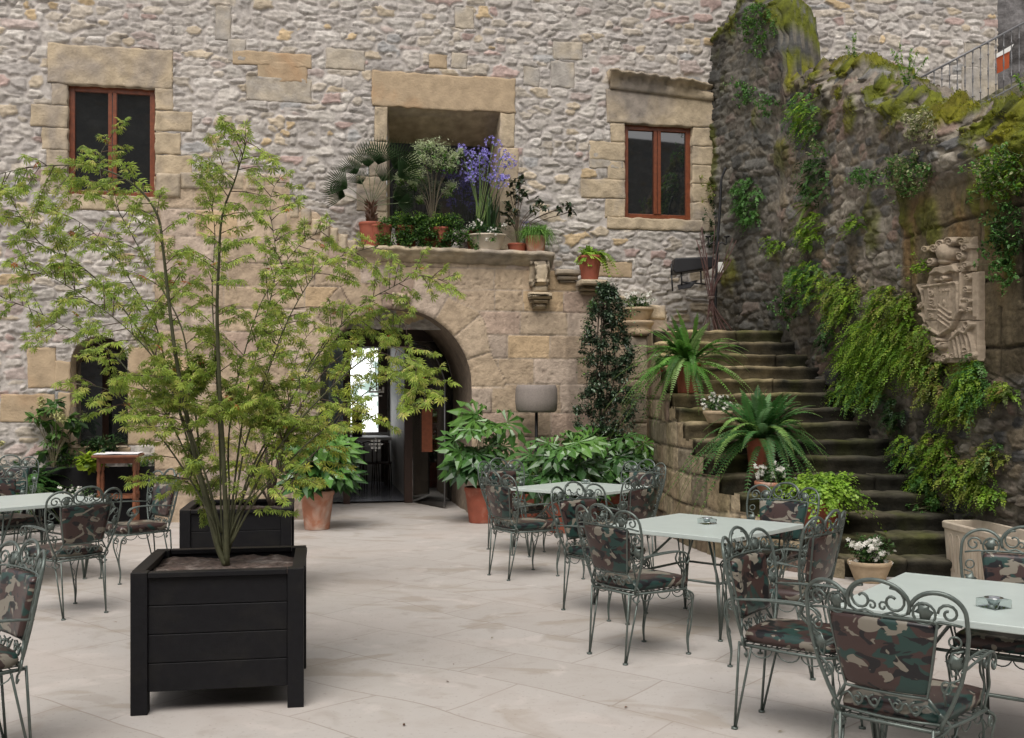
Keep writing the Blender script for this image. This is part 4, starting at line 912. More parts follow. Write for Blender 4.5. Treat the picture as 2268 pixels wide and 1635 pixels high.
# ------------------------------------------------------------------ wrought iron armchair (sitter faces local +x)
def spiral(c, r, a0, turns, sgn=1, n=16, r1=.25):
    return [(c[0]+r*(1-(1-r1)*t)*math.cos(a0+sgn*t*turns*2*math.pi), c[1]+r*(1-(1-r1)*t)*math.sin(a0+sgn*t*turns*2*math.pi)) for t in np.linspace(0, 1, n)]
def bp(y, h, f=0): return Vector((-.225-(h-.45)*.20+.05*(y/.32)**2+f, y, h))       # curved, leaning back plane
R1, R2, R3 = .0085, .0055, .0045
def back_scrolls():
    a = MB()
    def B(pts, r, n=6, **k): a.tube([bp(*p) for p in pts], r, n, **k)
    def arc(cx, cz, rx, rz, a0, a1, n=16): return [(cx+rx*math.cos(math.radians(a0+(a1-a0)*t)), cz+rz*math.sin(math.radians(a0+(a1-a0)*t))) for t in np.linspace(0, 1, n)]
    B(arc(0, .895, .122, .085, -20, 200, 22), R1)                                         # centre arch
    for s in (-1, 1):
        side = arc(.218, .868, .098, .085, 160, 0, 16)+[(.318, .80), (.308, .72), (.283, .62), (.245, .53), (.212, .465), (.20, .43)]
        B([(y*s, z) for y, z in side], R1)                                                # side arch running down into the stile
        B([(y*s, z) for y, z in spiral((.062, .905), .052, math.radians(100), 1.15, -1)], R2)       # scrolls in the centre arch
        B([(y*s, z) for y, z in spiral((.022, .882), .020, math.radians(30), 1.0, 1, 10)], R3)
        B([(.118*s, .868), (.085*s, .852), (.05*s, .862), (.02*s, .85), (.012*s, .832), (.028*s, .826)], R2)
        B([(y*s, z) for y, z in arc(.172, .872, .040, .040, 0, 360, 16)[:-1]], R2, closed=True)     # ring with leaf
        B([(y*s, z) for y, z in spiral((.258, .878), .038, math.radians(180), 1.25, -1)], R2)
        B([(.30*s, .835), (.262*s, .842), (.225*s, .846), (.20*s, .836)], R2)
        B([(y*s, z) for y, z in arc(.272, .775, .021, .021, 0, 360, 12)[:-1]], R3, closed=True)
        B([(.30*s, .745), (.262*s, .735), (.245*s, .69), (.255*s, .645), (.275*s, .66), (.268*s, .69)], R3)
        B([(.285*s, .64), (.245*s, .62), (.222*s, .575), (.225*s, .53)], R3)
        B([(y*s, z) for y, z in arc(.232, .60, .017, .024, 0, 360, 12)[:-1]], R3, closed=True)
        B([(y*s, z) for y, z in spiral((.045, .505), .026, math.radians(90), 1.2, -1)], R3)         # row under the cushion
        B([(y*s, z) for y, z in spiral((.115, .503), .026, math.radians(90), 1.2, 1)], R3)
        a.tube(bez([bp(.015*s, .528), bp(.045*s, .482), bp(.08*s, .520), bp(.115*s, .478), bp(.152*s, .522), bp(.188*s, .498)], 5), R3, 6)
        # S scroll at the foot of the stile
        a.tube(bez([bp(.20*s, .50), bp(.235*s, .46), bp(.215*s, .425, .0), bp(.18*s, .40), bp(.205*s, .375), bp(.232*s, .395)], 5), R2, 6)
    B([(-.20, .455), (-.1, .452), (0, .45), (.1, .452), (.20, .455)], R2)
    return a
def leaf_shape(a, c, ang, sz=.036):
    """small ivy leaf in the back plane"""
    out = [(0, -1), (.35, -.75), (.8, -.55), (.55, -.05), (.95, .35), (.4, .45), (.0, 1.05), (-.4, .45), (-.95, .35), (-.55, -.05), (-.8, -.55), (-.35, -.75)]
    ca, sa = math.cos(ang), math.sin(ang); V = []
    for f in (-.002, .003):
        for x, z in out: V.append(list(bp(c[0]+sz*(x*ca-z*sa), c[1]+sz*(x*sa+z*ca), f)))
        V.append(list(bp(c[0], c[1], f+(.008 if f > 0 else -.008))))
    n = len(out); Fc = []
    for i in range(n):
        j = (i+1) % n; Fc += [[i, j, n], [n+1+j, n+1+i, 2*n+1], [i, n+1+i, n+1+j, j]]
    a.add(V, Fc)
def cushion(fn, w0, w1, h, th, nx=12, ny=12, p=5):
    """puffy pad: trapezoid w0 (start) .. w1 (end) wide, h long; fn(a,b,c) maps along/width/thickness"""
    V = []; Fc = []
    us = np.sin(np.linspace(-math.pi/2, math.pi/2, nx+1)); vs = np.sin(np.linspace(-math.pi/2, math.pi/2, ny+1))
    def sh(u, v, side):
        # squircle corner rounding
        uu = u*math.sqrt(1-.10*v*v*v*v); vv = v*math.sqrt(1-.10*u*u*u*u)
        w = (w0+(w1-w0)*(uu+1)/2)/2
        e = max(0, (1-abs(u)**p)*(1-abs(v)**p)); t = th/2*(.55*(e > 0)+.45*e**.5)
        return fn((uu+1)/2*h, vv*w, side*t)
    for side in (1, -1):
        for u in us:
            for v in vs: V.append(list(sh(u, v, side)))
    m = ny+1; N = (nx+1)*m
    for i in range(nx):
        for j in range(ny):
            a = i*m+j; Fc.append([a, a+1, a+m+1, a+m]); Fc.append([N+a, N+a+m, N+a+m+1, N+a+1])
    return V, Fc
def weld(o, d=.0015):
    import bmesh
    b = bmesh.new(); b.from_mesh(o.data); bmesh.ops.remove_doubles(b, verts=b.verts, dist=d); bmesh.ops.recalc_face_normals(b, faces=b.faces); b.to_mesh(o.data); b.free(); return o
def make_chair(label, group):
    t = thing('garden_chair', label, 'chair', (0, 0, 0), 0, group)
    V, Fc = cushion(lambda a, b, c: Vector((-.215+a, b*(1-.25*(a > .46)*(a-.46)), .475+c)), .40, .48, .47, .075)
    weld(mk('seat_cushion', V, Fc, CAMO[0], t, True, None, None, True))
    V, Fc = cushion(lambda a, b, c: bp(b, .555+a, .012)+Vector((c, 0, 0)), .335, .44, .285, .05)
    weld(mk('back_cushion', V, Fc, CAMO[0], t, True, None, None, True))
    # frame round the back cushion
    a = MB(); c4 = [(-.162, .55), (.162, .55), (.215, .835), (.205, .846), (-.205, .846), (-.215, .835)]
    pts = []
    for i in range(len(c4)):
        p, q = c4[i], c4[(i+1) % len(c4)]; n = 7 if math.dist(p, q) > .1 else 1
        for k in range(n): pts.append(bp(p[0]+(q[0]-p[0])*k/n, p[1]+(q[1]-p[1])*k/n))
    a.tube(pts, .0065, 6, closed=True)
    for s in (-1, 1): a.tube([bp(.165*s, .55), bp(.20*s, .50)], .006, 6)
    a.build('cushion_frame', M['iron'], t, local=True)
    back_scrolls().build('back_frame', M['iron'], t, local=True)
    for s in (-1, 1):
        for c, an in (((.172*s, .882), .5*s), ((.268*s, .70), .3*s)):
            l_ = MB(); leaf_shape(l_, c, an); l_.build('leaf_ornament', M['iron'], t, local=True)
    # seat frame, slats and loops under it
    a = MB(); rc = [(-.225, -.195), (-.225, .195), (.02, .232), (.20, .243), (.245, .20), (.255, 0), (.245, -.20), (.20, -.243), (.02, -.232)]
    a.tube([Vector((x, y, .43)) for x, y in rc], .0075, 6, closed=True)
    for k in range(9): x = -.18+.048*k; a.tube([(x, -.21-.02*(x > 0), .428), (x, .21+.02*(x > 0), .428)], .003, 4)
    for k in range(8): y = -.175+.05*k; a.tube([(-.22, y, .431), (.24, y, .431)], .003, 4)
    for s in (-1, 1):
        for x0 in (-.16, -.02, .10):
            a.tube([(x0+.055*math.cos(q)+.05, (.215+.06*max(0, x0+.1))*s, .425-.042*math.sin(q)) for q in np.linspace(0, math.pi, 9)], .0035, 5)
    for y0 in (-.10, 0, .10): a.tube([(.25, y0+.048*math.cos(q), .425-.045*math.sin(q)) for q in np.linspace(0, math.pi, 9)], .0035, 5)
    a.build('seat_frame', M['iron'], t, local=True)
    # arm rests: twin bars with a scrolled end and a curved prop
    for s in (-1, 1):
        a = MB()
        for o_ in (0, .032):
            a.tube(bez([(-.235+.0, .290*s, .665), (-.06, (.292-o_)*s, .678), (.09, (.290-o_)*s, .680), (.165, (.283-o_)*s, .664), (.195, (.28-o_)*s, .628), (.175, (.28-o_)*s, .600), (.150, (.28-o_)*s, .615), (.158, (.28-o_)*s, .634)], 5), R2, 6)
            a.tube(bez([(.12, (.285-o_)*s, .675), (.105, (.280-o_)*s, .63), (.145, (.268-o_)*s, .585), (.185, (.258-o_*.6)*s, .53), (.175, (.247-o_*.5)*s, .47), (.18, (.240-o_*.3)*s, .43)], 4), R2, 6)
        for k in range(5): x = -.02+.035*k; a.tube([(x, .29*s, .68), (x+.012, .275*s, .676), (x, .259*s, .68)], .003, 4)
        a.build('armrest', M['iron'], t, local=True)
    for s in (-1, 1):           # front legs: two cabriole rods meeting at the foot, scrolled at the top
        a = MB()
        for (y0, x0) in ((.245, .205), (.17, .245)):
            a.tube(bez([(x0, y0*s, .425), (x0+.045, (y0+.015)*s, .39), (x0+.05, (y0*.6+.1)*s, .32), (.262, (y0*.35+.145)*s, .21), (.243, (y0*.15+.185)*s, .10), (.250, .218*s, .012)], 5), .0062, 6)
            a.tube([(x0+.022+p*0+ q[0]*1, (y0+.005)*s, .378+q[1]) for q in spiral((0, 0), .028, math.radians(80), 1.4, 1) for p in (0,)], .0052, 6)
        a.tube(bez([(.262, .20*s, .38), (.272, .222*s, .34), (.268, .19*s, .30), (.262, .222*s, .255), (.256, .20*s, .215), (.252, .213*s, .19)], 4), .003, 5)
        a.add(*[(lambda V_, F_: (V_, F_))(*_foot(.250, .218*s))][0]); a.build('leg', M['iron'], t, local=True)
    for s in (-1, 1):           # rear legs: hairpins
        a = MB()
        a.tube([(-.235, .185*s, .44), (-.262, .178*s, .012)], .0068, 6); a.tube([(-.165, .200*s, .43), (-.255, .182*s, .012)], .0062, 6)
        a.add(*_foot(-.262, .18*s)); a.build('leg', M['iron'], t, local=True)
    return t
def _foot(x, y):
    V = [[x+.018*math.cos(q), y+.018*math.sin(q), z] for z in (0, .010) for q in np.linspace(0, 2*math.pi, 8, endpoint=False)]
    return V, [[i, (i+1) % 8, 8+(i+1) % 8, 8+i] for i in range(8)]+[[8+i for i in range(8)], list(range(8))[::-1]]
def dup(root, name=None):
    r = root.copy(); COL.objects.link(r)
    for ch in [o for o in bpy.data.objects if o.parent is root]:
        c = ch.copy(); COL.objects.link(c); c.parent = r
        for gch in [o for o in bpy.data.objects if o.parent is ch]:
            d = gch.copy(); COL.objects.link(d); d.parent = c
    return r
CH = [  # x, y, facing degrees, camouflage, label
 (.03, 11.15, 305, 1, 'camouflage chair facing the viewer at the far left corner of the farthest table'),
 (.10, 9.62, 32, 1, 'camouflage chair seen from behind at the near left of the farthest table'),
 (1.22, 10.95, 223, 3, 'camouflage chair facing the viewer at the far right corner of the farthest table'),
 (.97, 9.40, 137, 1, 'camouflage chair seen from behind on the near right side of the farthest table'),
 (.70, 7.97, 312, 1, 'camouflage chair half facing the viewer at the left back of the middle right table'),
 (.81, 6.69, 36, 1, 'camouflage chair seen from behind at the near left of the middle right table'),
 (1.93, 7.88, 228, 3, 'camouflage chair facing the viewer beside the bright lime fern, across the middle right table'),
 (1.66, 6.36, 141, 1, 'camouflage chair seen from behind between the middle and the nearest right tables'),
 (1.42, 5.15, 324, 0, 'side-on camouflage chair with pale seat at the left end of the nearest right table'),
 (1.55, 4.06, 49, 1, 'nearest camouflage chair, its back filling the lower right corner'),
 (2.46, 5.10, 233, 2, 'camouflage chair facing the viewer in front of the cream stone trough'),
 (-3.42, 7.98, 142, 2, 'camouflage chair seen from behind at the near corner of the left table'),
 (-3.42, 9.47, 224, 1, 'camouflage chair with arms facing left between the black planter and the left table'),
 (-4.85, 10.0, 321, 2, 'camouflage chair behind the left table cut by the picture edge, in front of another'),
 (-5.68, 11.75, 296, 3, 'farthest left camouflage chair under the big ferns'),
 (-2.48, 4.64, 224, 2, 'near green camouflage chair cut off by the left edge of the picture'),
]
proto = make_chair(CH[0][4], 'wrought iron chairs round the tables')
for i, (x, y, a, cm, lb) in enumerate(CH):
    c = proto if i == 0 else dup(proto)
    c.location = (x, y, 0); c.rotation_euler = (0, 0, math.radians(a)); c['label'] = lb; c.scale = (1, .95, 1)
    for o in [o for o in bpy.data.objects if o.parent is c and o.name.startswith(('seat_cushion', 'back_cushion'))]:
        o.material_slots[0].link = 'OBJECT'; o.material_slots[0].material = CAMO[cm]

# ------------------------------------------------------------------ tables and ashtrays
def make_table(label):
    t = thing('garden_table', label, 'table', (0, 0, 0), 0, 'square grey-green garden tables')
    a = MB(); a.box(-.535, .535, -.535, .535, .69, .722); bevel(a.build('table_top', M['table'], t, False, local=True), .004, 2)
    a = MB()
    for k in range(4):
        q = k*math.pi/2+math.pi/4; q2 = q+math.pi/2
        a.tube([(.50*math.cos(q), .50*math.sin(q), .38), (.50*math.cos(q2), .50*math.sin(q2), .38)], .009, 6)
        a.tube([(.16*math.cos(q), .16*math.sin(q), .69), (.50*math.cos(q), .50*math.sin(q), .38)], .009, 6)
    a.build('brace_frame', M['iron'], t, local=True)
    for k in range(4):
        q = k*math.pi/2+math.pi/4; a = MB(); c, s = math.cos(q), math.sin(q)
        a.tube([(.50*c, .50*s, .38), (.54*c, .54*s, .012)], .010, 6)
        for o_ in (-.06, .06): a.tube([((.60)*c-o_*s, .60*s+o_*c, .69), (.545*c, .545*s, .012)], .0065, 6)
        a.tube([(.66*c, .66*s, .69), (.548*c, .548*s, .02)], .0065, 6)
        a.add(*_foot(.543*c, .543*s)); a.build('leg', M['iron'], t, local=True)
    return t
TB = [(1.38, 7.56, 48, 'middle right square table with a glass ashtray between the chairs'),
      (2.19, 4.76, 53, 'nearest square table at the right picture edge with a glass ashtray'),
      (.72, 10.75, 49, 'farthest square table in front of the potted fatsias'),
      (-4.42, 9.37, 51, 'square table at the left picture edge')]
tp = make_table(TB[0][3])
for i, (x, y, a, lb) in enumerate(TB):
    c = tp if i == 0 else dup(tp)
    c.location = (x, y, 0); c.rotation_euler = (0, 0, math.radians(a)); c['label'] = lb
acr = glassm('ashtray_glass', clear=1, ior=1.18)
chrome = mat('polished_metal', (.75, .75, .76), .12, metal=1, va=0)
for i, (u, v, a, lb) in enumerate([(1566, 1160, 20, 'square glass ashtray with metal bowl on the middle right table'), (2201, 1345, 25, 'square glass ashtray with metal bowl on the nearest right table'), (1297, 1071, 10, 'small glass ashtray on the farthest table')]):
    p = G(u, v, .724); t = thing('ashtray', lb, 'ashtray', tuple(p), math.radians(a), 'ashtrays on the tables')
    s_ = .052 if i < 2 else .04
    mb = MB(); mb.box(-s_, s_, -s_, s_, 0, .038); bevel(mb.build('glass_body', acr, t, False, local=True), .003)
    mb = MB(); mb.lathe([(0, .012), (.02, .012), (.032, .036), (.040, .0415), (.040, .0435), (.030, .0425), (.018, .016), (0, .016)], (0, 0, 0), 20); mb.build('metal_bowl', chrome, t, local=True)

# ------------------------------------------------------------------ planter boxes
def planter(name_label, x, y, rz, w=.906, h=.735, soil=True):
    t = thing('planter_box', name_label, 'planter', (x, y, 0), rz, 'square black wooden planters')
    H_ = w/2
    for k, z0 in enumerate([.115, .265, .415, .565]):
        z1 = z0+.147 if k < 3 else h-.03
        for sd in range(4):
            a = MB(); Mr = Matrix.Rotation(sd*math.pi/2, 4, 'Z'); a.box(-H_+.085, H_-.085, -H_+.018, -H_+.045, z0, z1, M=Mr)
            bevel(a.build('board', M['black'], t, False, local=True), .004, 2)
    for sx_ in (-1, 1):
        for sy in (-1, 1):
            a = MB(); x0, x1 = sorted((sx_*H_, sx_*(H_-.085))); y0, y1 = sorted((sy*H_, sy*(H_-.085))); a.box(x0, x1, y0, y1, 0, h)
            bevel(a.build('post', M['black'], t, False, local=True), .004, 2)
    a = MB(); e = .062
    for sd in range(4):
        Mr = Matrix.Rotation(sd*math.pi/2, 4, 'Z'); a.box(-H_+.088, H_-.088, -H_-.006, -H_+e, h-.028, h-.001, M=Mr)
    bevel(a.build('rim', M['black'], t, False, local=True), .003, 2)
    n = 40; gx_ = np.linspace(-H_+.05, H_-.05, n); A_, B_ = np.meshgrid(gx_, gx_, indexing='ij')
    Z_ = h-.055+.02*fbm(A_*6+x, B_*6+y, 950, 4)+.012*fbm(A_*30, B_*30, 951, 2)
    idx = np.arange(n*n).reshape(n, n); fa = np.stack([idx[:-1, :-1], idx[1:, :-1], idx[1:, 1:], idx[:-1, 1:]], -1).reshape(-1, 4)
    mk('soil', np.stack([A_.ravel(), B_.ravel(), Z_.ravel()], -1), fa, M['soil'], t, True, None, None, True)
    return t
PX, PY, PR = -1.62, 5.88, math.radians(10.3)
planter('near square black wooden planter box with boarded sides holding a green maple', PX, PY, PR, .88, .74)
P2X, P2Y = -2.32, 8.86
planter('square black wooden planter box standing behind the nearer one', P2X, P2Y, PR, .88, .74)

M['standwood'] = mat('brown_stained_wood', (.17, .062, .03), .4, vs=18, va=.25, spec=.5)
# small wooden stand with a white cloth
sp = G(306, 1150); WS = thing('side_table', 'tall narrow brown wooden stand with turned legs beside the ashlar wall', 'side table', (sp.x, 13.35, 0), math.radians(12))
hh_ = EYE-(1006-HOR)/F*13.35
a = MB(); a.box(-.285, .285, -.27, .27, hh_-.035, hh_); bevel(a.build('table_top', M['standwood'], WS, False, local=True), .012, 3)
a = MB(); a.box(-.235, .235, -.16, .16, hh_-.11, hh_-.037); a.build('apron', M['standwood'], WS, False, local=True)
for (x, y) in ((-.215, -.14), (.215, -.14), (-.215, .14), (.215, .14)):
    a = MB(); L_ = hh_-.04
    a.lathe([(.0, 0), (.02, 0), (.028, .03), (.018, .05), (.026, .06), (.026, .12), (.017, .14), (.024, .2), (.028, .3), (.018, .33), (.027, .34), (.027, .42), (.017, .44), (.026, .5), (.024, .62), (.017, .7), (.027, .71), (.027, L_)], (x, y, 0), 12); a.build('leg', M['standwood'], WS, local=True)
a = MB(); a.box(-.20, .20, -.152, -.128, .36, .40); a.box(-.20, .20, .128, .152, .36, .40); a.box(-.227, -.203, -.12, .12, .36, .40); a.box(.203, .227, -.12, .12, .36, .40); a.build('stretcher', M['standwood'], WS, False, local=True)
n = 14; gx_ = np.linspace(-.27, .27, n); gy_ = np.linspace(-.26, .26, n); A_, B_ = np.meshgrid(gx_, gy_, indexing='ij'); Z_ = .006+.006*np.abs(fbm(A_*7, B_*7, 970, 2))
cl = MB(); V = [[x, y, z] for x, y, z in zip(A_.ravel(), B_.ravel(), Z_.ravel())]+[[x, y, z+.006] for x, y, z in zip(A_.ravel(), B_.ravel(), Z_.ravel())]
Fc = [[i*n+j, i*n+j+1, (i+1)*n+j+1, (i+1)*n+j] for i in range(n-1) for j in range(n-1)]; Fc += [[n*n+q for q in f[::-1]] for f in Fc]
o = mk('cloth', V, Fc, M['paper'], None, True, None, None, True); o.location = (WS.location.x, WS.location.y, hh_); o.rotation_euler = (0, 0, math.radians(12)); tag(o, 'folded white cloth lying on the wooden stand', 'cloth')

# floor lamp with a drum shade
lp = P(1188, 1060, 14.05); LM = thing('floor_lamp', 'outdoor floor lamp with a taupe woven drum shade on a dark pole', 'lamp', (lp.x, lp.y, 0))
zt_, zb_ = EYE+(HOR-853)/F*14.05, EYE+(HOR-913)/F*14.05; rr_ = 47/F*14.05
a = MB(); a.lathe([(rr_*.55, zb_+.01), (rr_*.86, zb_), (rr_*.96, zb_+.03), (rr_, zb_+(zt_-zb_)*.4), (rr_*.985, zt_-.06), (rr_*.93, zt_-.01), (rr_*.90, zt_), (rr_*.5, zt_-.005), (0, zt_-.005)], (0, 0, 0), 48); a.build('lamp_shade', M['shade'], LM, local=True)
a = MB(); a.tube([(0, 0, .02), (0, 0, zt_-.03)], .022, 10); a.build('pole', M['blackmetal'], LM, local=True)
a = MB(); a.lathe([(0, 0), (.17, 0), (.17, .015), (.03, .03), (0, .03)], (0, 0, 0), 28); a.build('base', M['blackmetal'], LM, local=True)

# long cream trough
TX = thing('stone_trough', 'long empty cream concrete trough planter with arched grooves by the bottom step', 'trough', (4.2, 8.9, 0))
TXL = bpy.data.objects.get('stone_trough'); a = MB()
def trough_ring(z, w, L, cr=.06, n=5):
    out = []
    for (cx, cy, a0) in ((w/2-cr, L/2-cr, 0), (-w/2+cr, L/2-cr, 90), (-w/2+cr, -L/2+cr, 180), (w/2-cr, -L/2+cr, 270)):
        for k in range(n): q = math.radians(a0+90*k/(n-1)); out.append((cx+cr*math.cos(q), cy+cr*math.sin(q), z))
    return out
rings = [trough_ring(0, .32, 1.50), trough_ring(.02, .33, 1.515), trough_ring(.44, .375, 1.56), trough_ring(.452, .40, 1.585), trough_ring(.50, .405, 1.59), trough_ring(.512, .385, 1.57), trough_ring(.508, .335, 1.52), trough_ring(.36, .30, 1.49), trough_ring(.35, .29, 1.48)]
V = [p for r_ in rings for p in r_]; m_ = len(rings[0]); Fc = [[i*m_+j, i*m_+(j+1) % m_, (i+1)*m_+(j+1) % m_, (i+1)*m_+j] for i in range(len(rings)-1) for j in range(m_)]+[list(range(m_))[::-1]]
a.add(V, Fc); bevel(a.build('body', M['cream'], TX, local=True), .004)
for k in range(11):
    y = -.64+.125*k; g_ = MB(); z0_, z1_ = .06, .37
    xs_f = lambda z: -(.165+(.1875-.165)*z/.44)-.001
    g_.tube([(xs_f(z0_), y-.03, z0_), (xs_f(z1_), y-.03, z1_), (xs_f(z1_+.03), y-.018, z1_+.03), (xs_f(z1_+.04), y, z1_+.04), (xs_f(z1_+.03), y+.018, z1_+.03), (xs_f(z1_), y+.03, z1_), (xs_f(z0_), y+.03, z0_)], .0045, 5); g_.build('arched_groove', M['cream'], TX, local=True)
a = MB(); a.add(trough_ring(.36, .29, 1.48), [list(range(m_))]); a.build('soil', M['soil'], TX, local=True)
TX.location = (4.22, 8.86, 0); TX.rotation_euler = (0, 0, math.radians(3.5))

# floodlight box, iron candle-holder pole, dried canes at the stair head
FB = thing('floodlight', 'black metal floodlight box on thin legs against the rubble at the stair head', 'floodlight', tuple(P(1530, 640, 15.0)))
a = MB(); p0, p1 = P(1489, 603, 14.9), P(1584, 570, 14.9)
for k in range(1): a.prism([(p0.x, p0.z+.02), (p0.x+.03, p0.z-.03), (p1.x-.05, p0.z+.05), (p1.x, p1.z-.06), (p1.x-.06, p1.z), (p0.x+.02, p1.z-.02)], 14.8, 15.1, lambda x, y, z: Vector((x, y, z)))
bevel(a.build('housing', M['blackmetal'], FB, False), .02, 3)
a = MB()
for (u0, v0, u1, v1) in ((1487, 585, 1487, 610), (1487, 610, 1490, 645), (1509, 602, 1510, 632), (1552, 600, 1553, 628), (1510, 625, 1565, 630)): a.tube([P(u0, v0, 14.85), P(u1, v1, 14.85)], .012, 6)
a.build('bracket', M['blackmetal'], FB)
a = MB(); q = [P(1500, 634, 14.9), P(1545, 622, 14.9), P(1530, 638, 14.75), P(1503, 642, 14.75)]; a.add([list(x) for x in q]+[list(x+Vector((0, 0, .015))) for x in q], [[0, 1, 2, 3], [7, 6, 5, 4], [0, 4, 5, 1], [1, 5, 6, 2], [2, 6, 7, 3], [3, 7, 4, 0]]); a.build('base_plate', M['blackmetal'], FB, smooth=False)
JB = MB(); p = P(1590, 594, 15.05); JB.box(p.x-.07, p.x+.07, p.y-.06, p.y+.04, p.z-.07, p.z+.08); o = JB.build('junction_box', M['white'], None, False, tuple(p)); bevel(o, .01, 2); tag(o, 'small white junction box beside the black floodlight', 'junction box')
IP = thing('iron_pole', 'tall thin dark iron pole with a bent tip near the right window', 'pole', tuple(P(1588, 740, 14.6)))
a = MB(); a.tube(bez([P(1583, 735, 14.6), P(1588, 560, 14.6), P(1594, 470, 14.6), P(1597, 405, 14.6), P(1602, 385, 14.6), P(1607, 372, 14.6)], 5), [.02]*16+[.016]*5+[.02]*5, 7); a.build('shaft', M['blackmetal'], IP)
a = MB(); p = P(1589, 545, 14.6)
for s_ in (-1, 1): a.tube(bez([p, p+Vector((.06*s_, 0, .05)), p+Vector((.12*s_, 0, .02)), p+Vector((.13*s_, 0, .12))], 4), .010, 5); a.lathe([(0, .12), (.035, .12), (.045, .14), (.0, .14)], tuple(p+Vector((.13*s_, 0, 0))), 10)
a.build('candle_arms', M['blackmetal'], IP)
CN = thing('dried_canes', 'bundle of dark dried canes tied at the waist near the floodlight', 'dried canes', tuple(P(1580, 735, 14.5)))
rs = random.Random(3)
a = MB(); ti = P(1575, 660, 14.45)
for k in range(16):
    top_ = P(1575+rs.uniform(-55, 60), rs.uniform(500, 575), 14.45+rs.uniform(-.2, .2)); bot = P(1580+rs.uniform(-35, 45), rs.uniform(730, 760), 14.45+rs.uniform(-.15, .15))
    q = ti+Vector((rs.uniform(-.03, .03), rs.uniform(-.03, .03), 0)); a.tube(bez([bot, q, top_], 5), .006, 4, col=(.075, .035, .03))
a.build('canes', M['stem'], CN, color=True)
a = MB(); a.lathe([(.05, ti.z-.02), (.055, ti.z), (.05, ti.z+.02)], (ti.x, ti.y, 0), 12); a.build('tie', M['soil'], CN)
# ------------------------------------------------------------------ foliage builders
def nrm(a): return a/(np.linalg.norm(a, axis=-1, keepdims=True)+1e-9)
T_LEAF = (np.array([[0, 0, 0], [.32, .20, .035], [1, 0, -.06], [.32, -.20, .035], [.55, 0, 0]]), [[0, 4, 1], [1, 4, 2], [0, 3, 4], [3, 2, 4]])
T_OVAL = (np.array([[0, 0, 0], [.25, .24, .03], [.7, .22, .02], [1, 0, -.05], [.7, -.22, .02], [.25, -.24, .03]]), [[0, 5, 4, 3], [0, 3, 2, 1]])
T_PIN = (np.array([[0, -.12, 0], [.5, -.16, -.02], [1, 0, -.10], [.5, .16, -.02], [0, .12, 0]]), [[0, 1, 2, 3, 4]])
T_FAN = (np.array([[0, 0, 0], [.6, -.5, 0], [1, -.2, -.05], [1, .25, -.05], [.6, .5, 0]]), [[0, 1, 2, 3, 4]])
def palm(lobes, spread, lw, notch=.30, droop=.22, curve=1.0):
    """palmate leaf template: lobes fanned over `spread` degrees, each a folded blade"""
    V = [[0, 0, 0]]; Fc = []
    for k in range(lobes):
        a = math.radians(-spread/2+spread*k/(lobes-1)); L = 1-.42*abs(2*k/(lobes-1)-1)**1.6*curve
        c, s = math.cos(a), math.sin(a); b = len(V)
        for (r, w, z) in ((notch, lw*.55, .03), (L*.62, lw, -.02-droop*.35), (L, 0, -droop), (L*.62, -lw, -.02-droop*.35), (notch, -lw*.55, .03)):
            V.append([r*c-w*s, r*s+w*c, z])
        V.append([L*.6*c, L*.6*s, .03-droop*.25])
        Fc += [[0, b+4, b+5], [0, b+5, b], [b+4, b+3, b+5], [b, b+5, b+1], [b+1, b+5, b+2], [b+5, b+3, b+2]]
    return np.array(V), Fc
T_MAPLE = palm(7, 225, .105, .24, .32); T_MAPLE5 = palm(5, 190, .10, .22, .34); T_FATSIA = palm(8, 255, .160, .50, .22, .7)
T_PALM = palm(17, 105, .021, .12, .10, .15)
class Leaves:
    def __init__(s): s.V = []; s.F = []; s.C = []; s.n = 0
    def add(s, tm, O, D, U, S, C):
        t, fs = tm; O = np.atleast_2d(O); N = len(O)
        if N == 0: return
        X = nrm(np.broadcast_to(np.asarray(D, float), (N, 3))); U = np.broadcast_to(np.asarray(U, float), (N, 3))
        Z = nrm(U-(U*X).sum(-1, keepdims=True)*X); Y = np.cross(Z, X)
        S = np.broadcast_to(np.asarray(S, float).reshape(-1, 1) if np.ndim(S) < 2 else S, (N, 1)) if np.ndim(S) < 2 else S
        P_ = O[:, None, :]+S[:, None, :]*(t[None, :, 0:1]*X[:, None, :]+t[None, :, 1:2]*Y[:, None, :]+t[None, :, 2:3]*Z[:, None, :])
        k = len(t); s.V.append(P_.reshape(-1, 3)); s.C.append(np.repeat(np.broadcast_to(C, (N, 3)), k, 0))
        base = s.n+np.arange(N)*k
        for f in fs: s.F.append(base[:, None]+np.array(f)[None, :])
        s.n += N*k
    def build(s, name, m, parent=None, origin=None, smooth=False):
        Fc = [r for f in s.F for r in f.tolist()]
        return mk(name, np.concatenate(s.V), Fc, m, parent, smooth, np.concatenate(s.C), origin)
def rdir(n, up=0.): 
    d = RNG.normal(size=(n, 3)); d[:, 2] += up; return nrm(d)
def cols(n, pal, var=.22):
    w = np.array([p[0] for p in pal], float); w /= w.sum(); i = RNG.choice(len(pal), n, p=w)
    return np.array([p[1] for p in pal])[i]*(1+var*(RNG.random((n, 1))*2-1))
G_DARK = [(5, (.022, .055, .016)), (3, (.035, .085, .022)), (1, (.07, .13, .035))]
G_MID = [(4, (.055, .13, .025)), (4, (.09, .19, .035)), (2, (.15, .27, .05))]
G_LIME = [(4, (.22, .38, .04)), (4, (.32, .50, .07)), (2, (.14, .26, .04))]
G_OLIVE = [(4, (.19, .25, .04)), (3, (.27, .31, .06)), (2, (.11, .16, .03)), (1, (.26, .20, .07))]
G_MAPLE = [(6, (.27, .37, .06)), (5, (.34, .43, .08)), (3, (.18, .27, .05)), (2.5, (.44, .47, .11)), (.7, (.50, .47, .16)), (.12, (.45, .16, .05))]
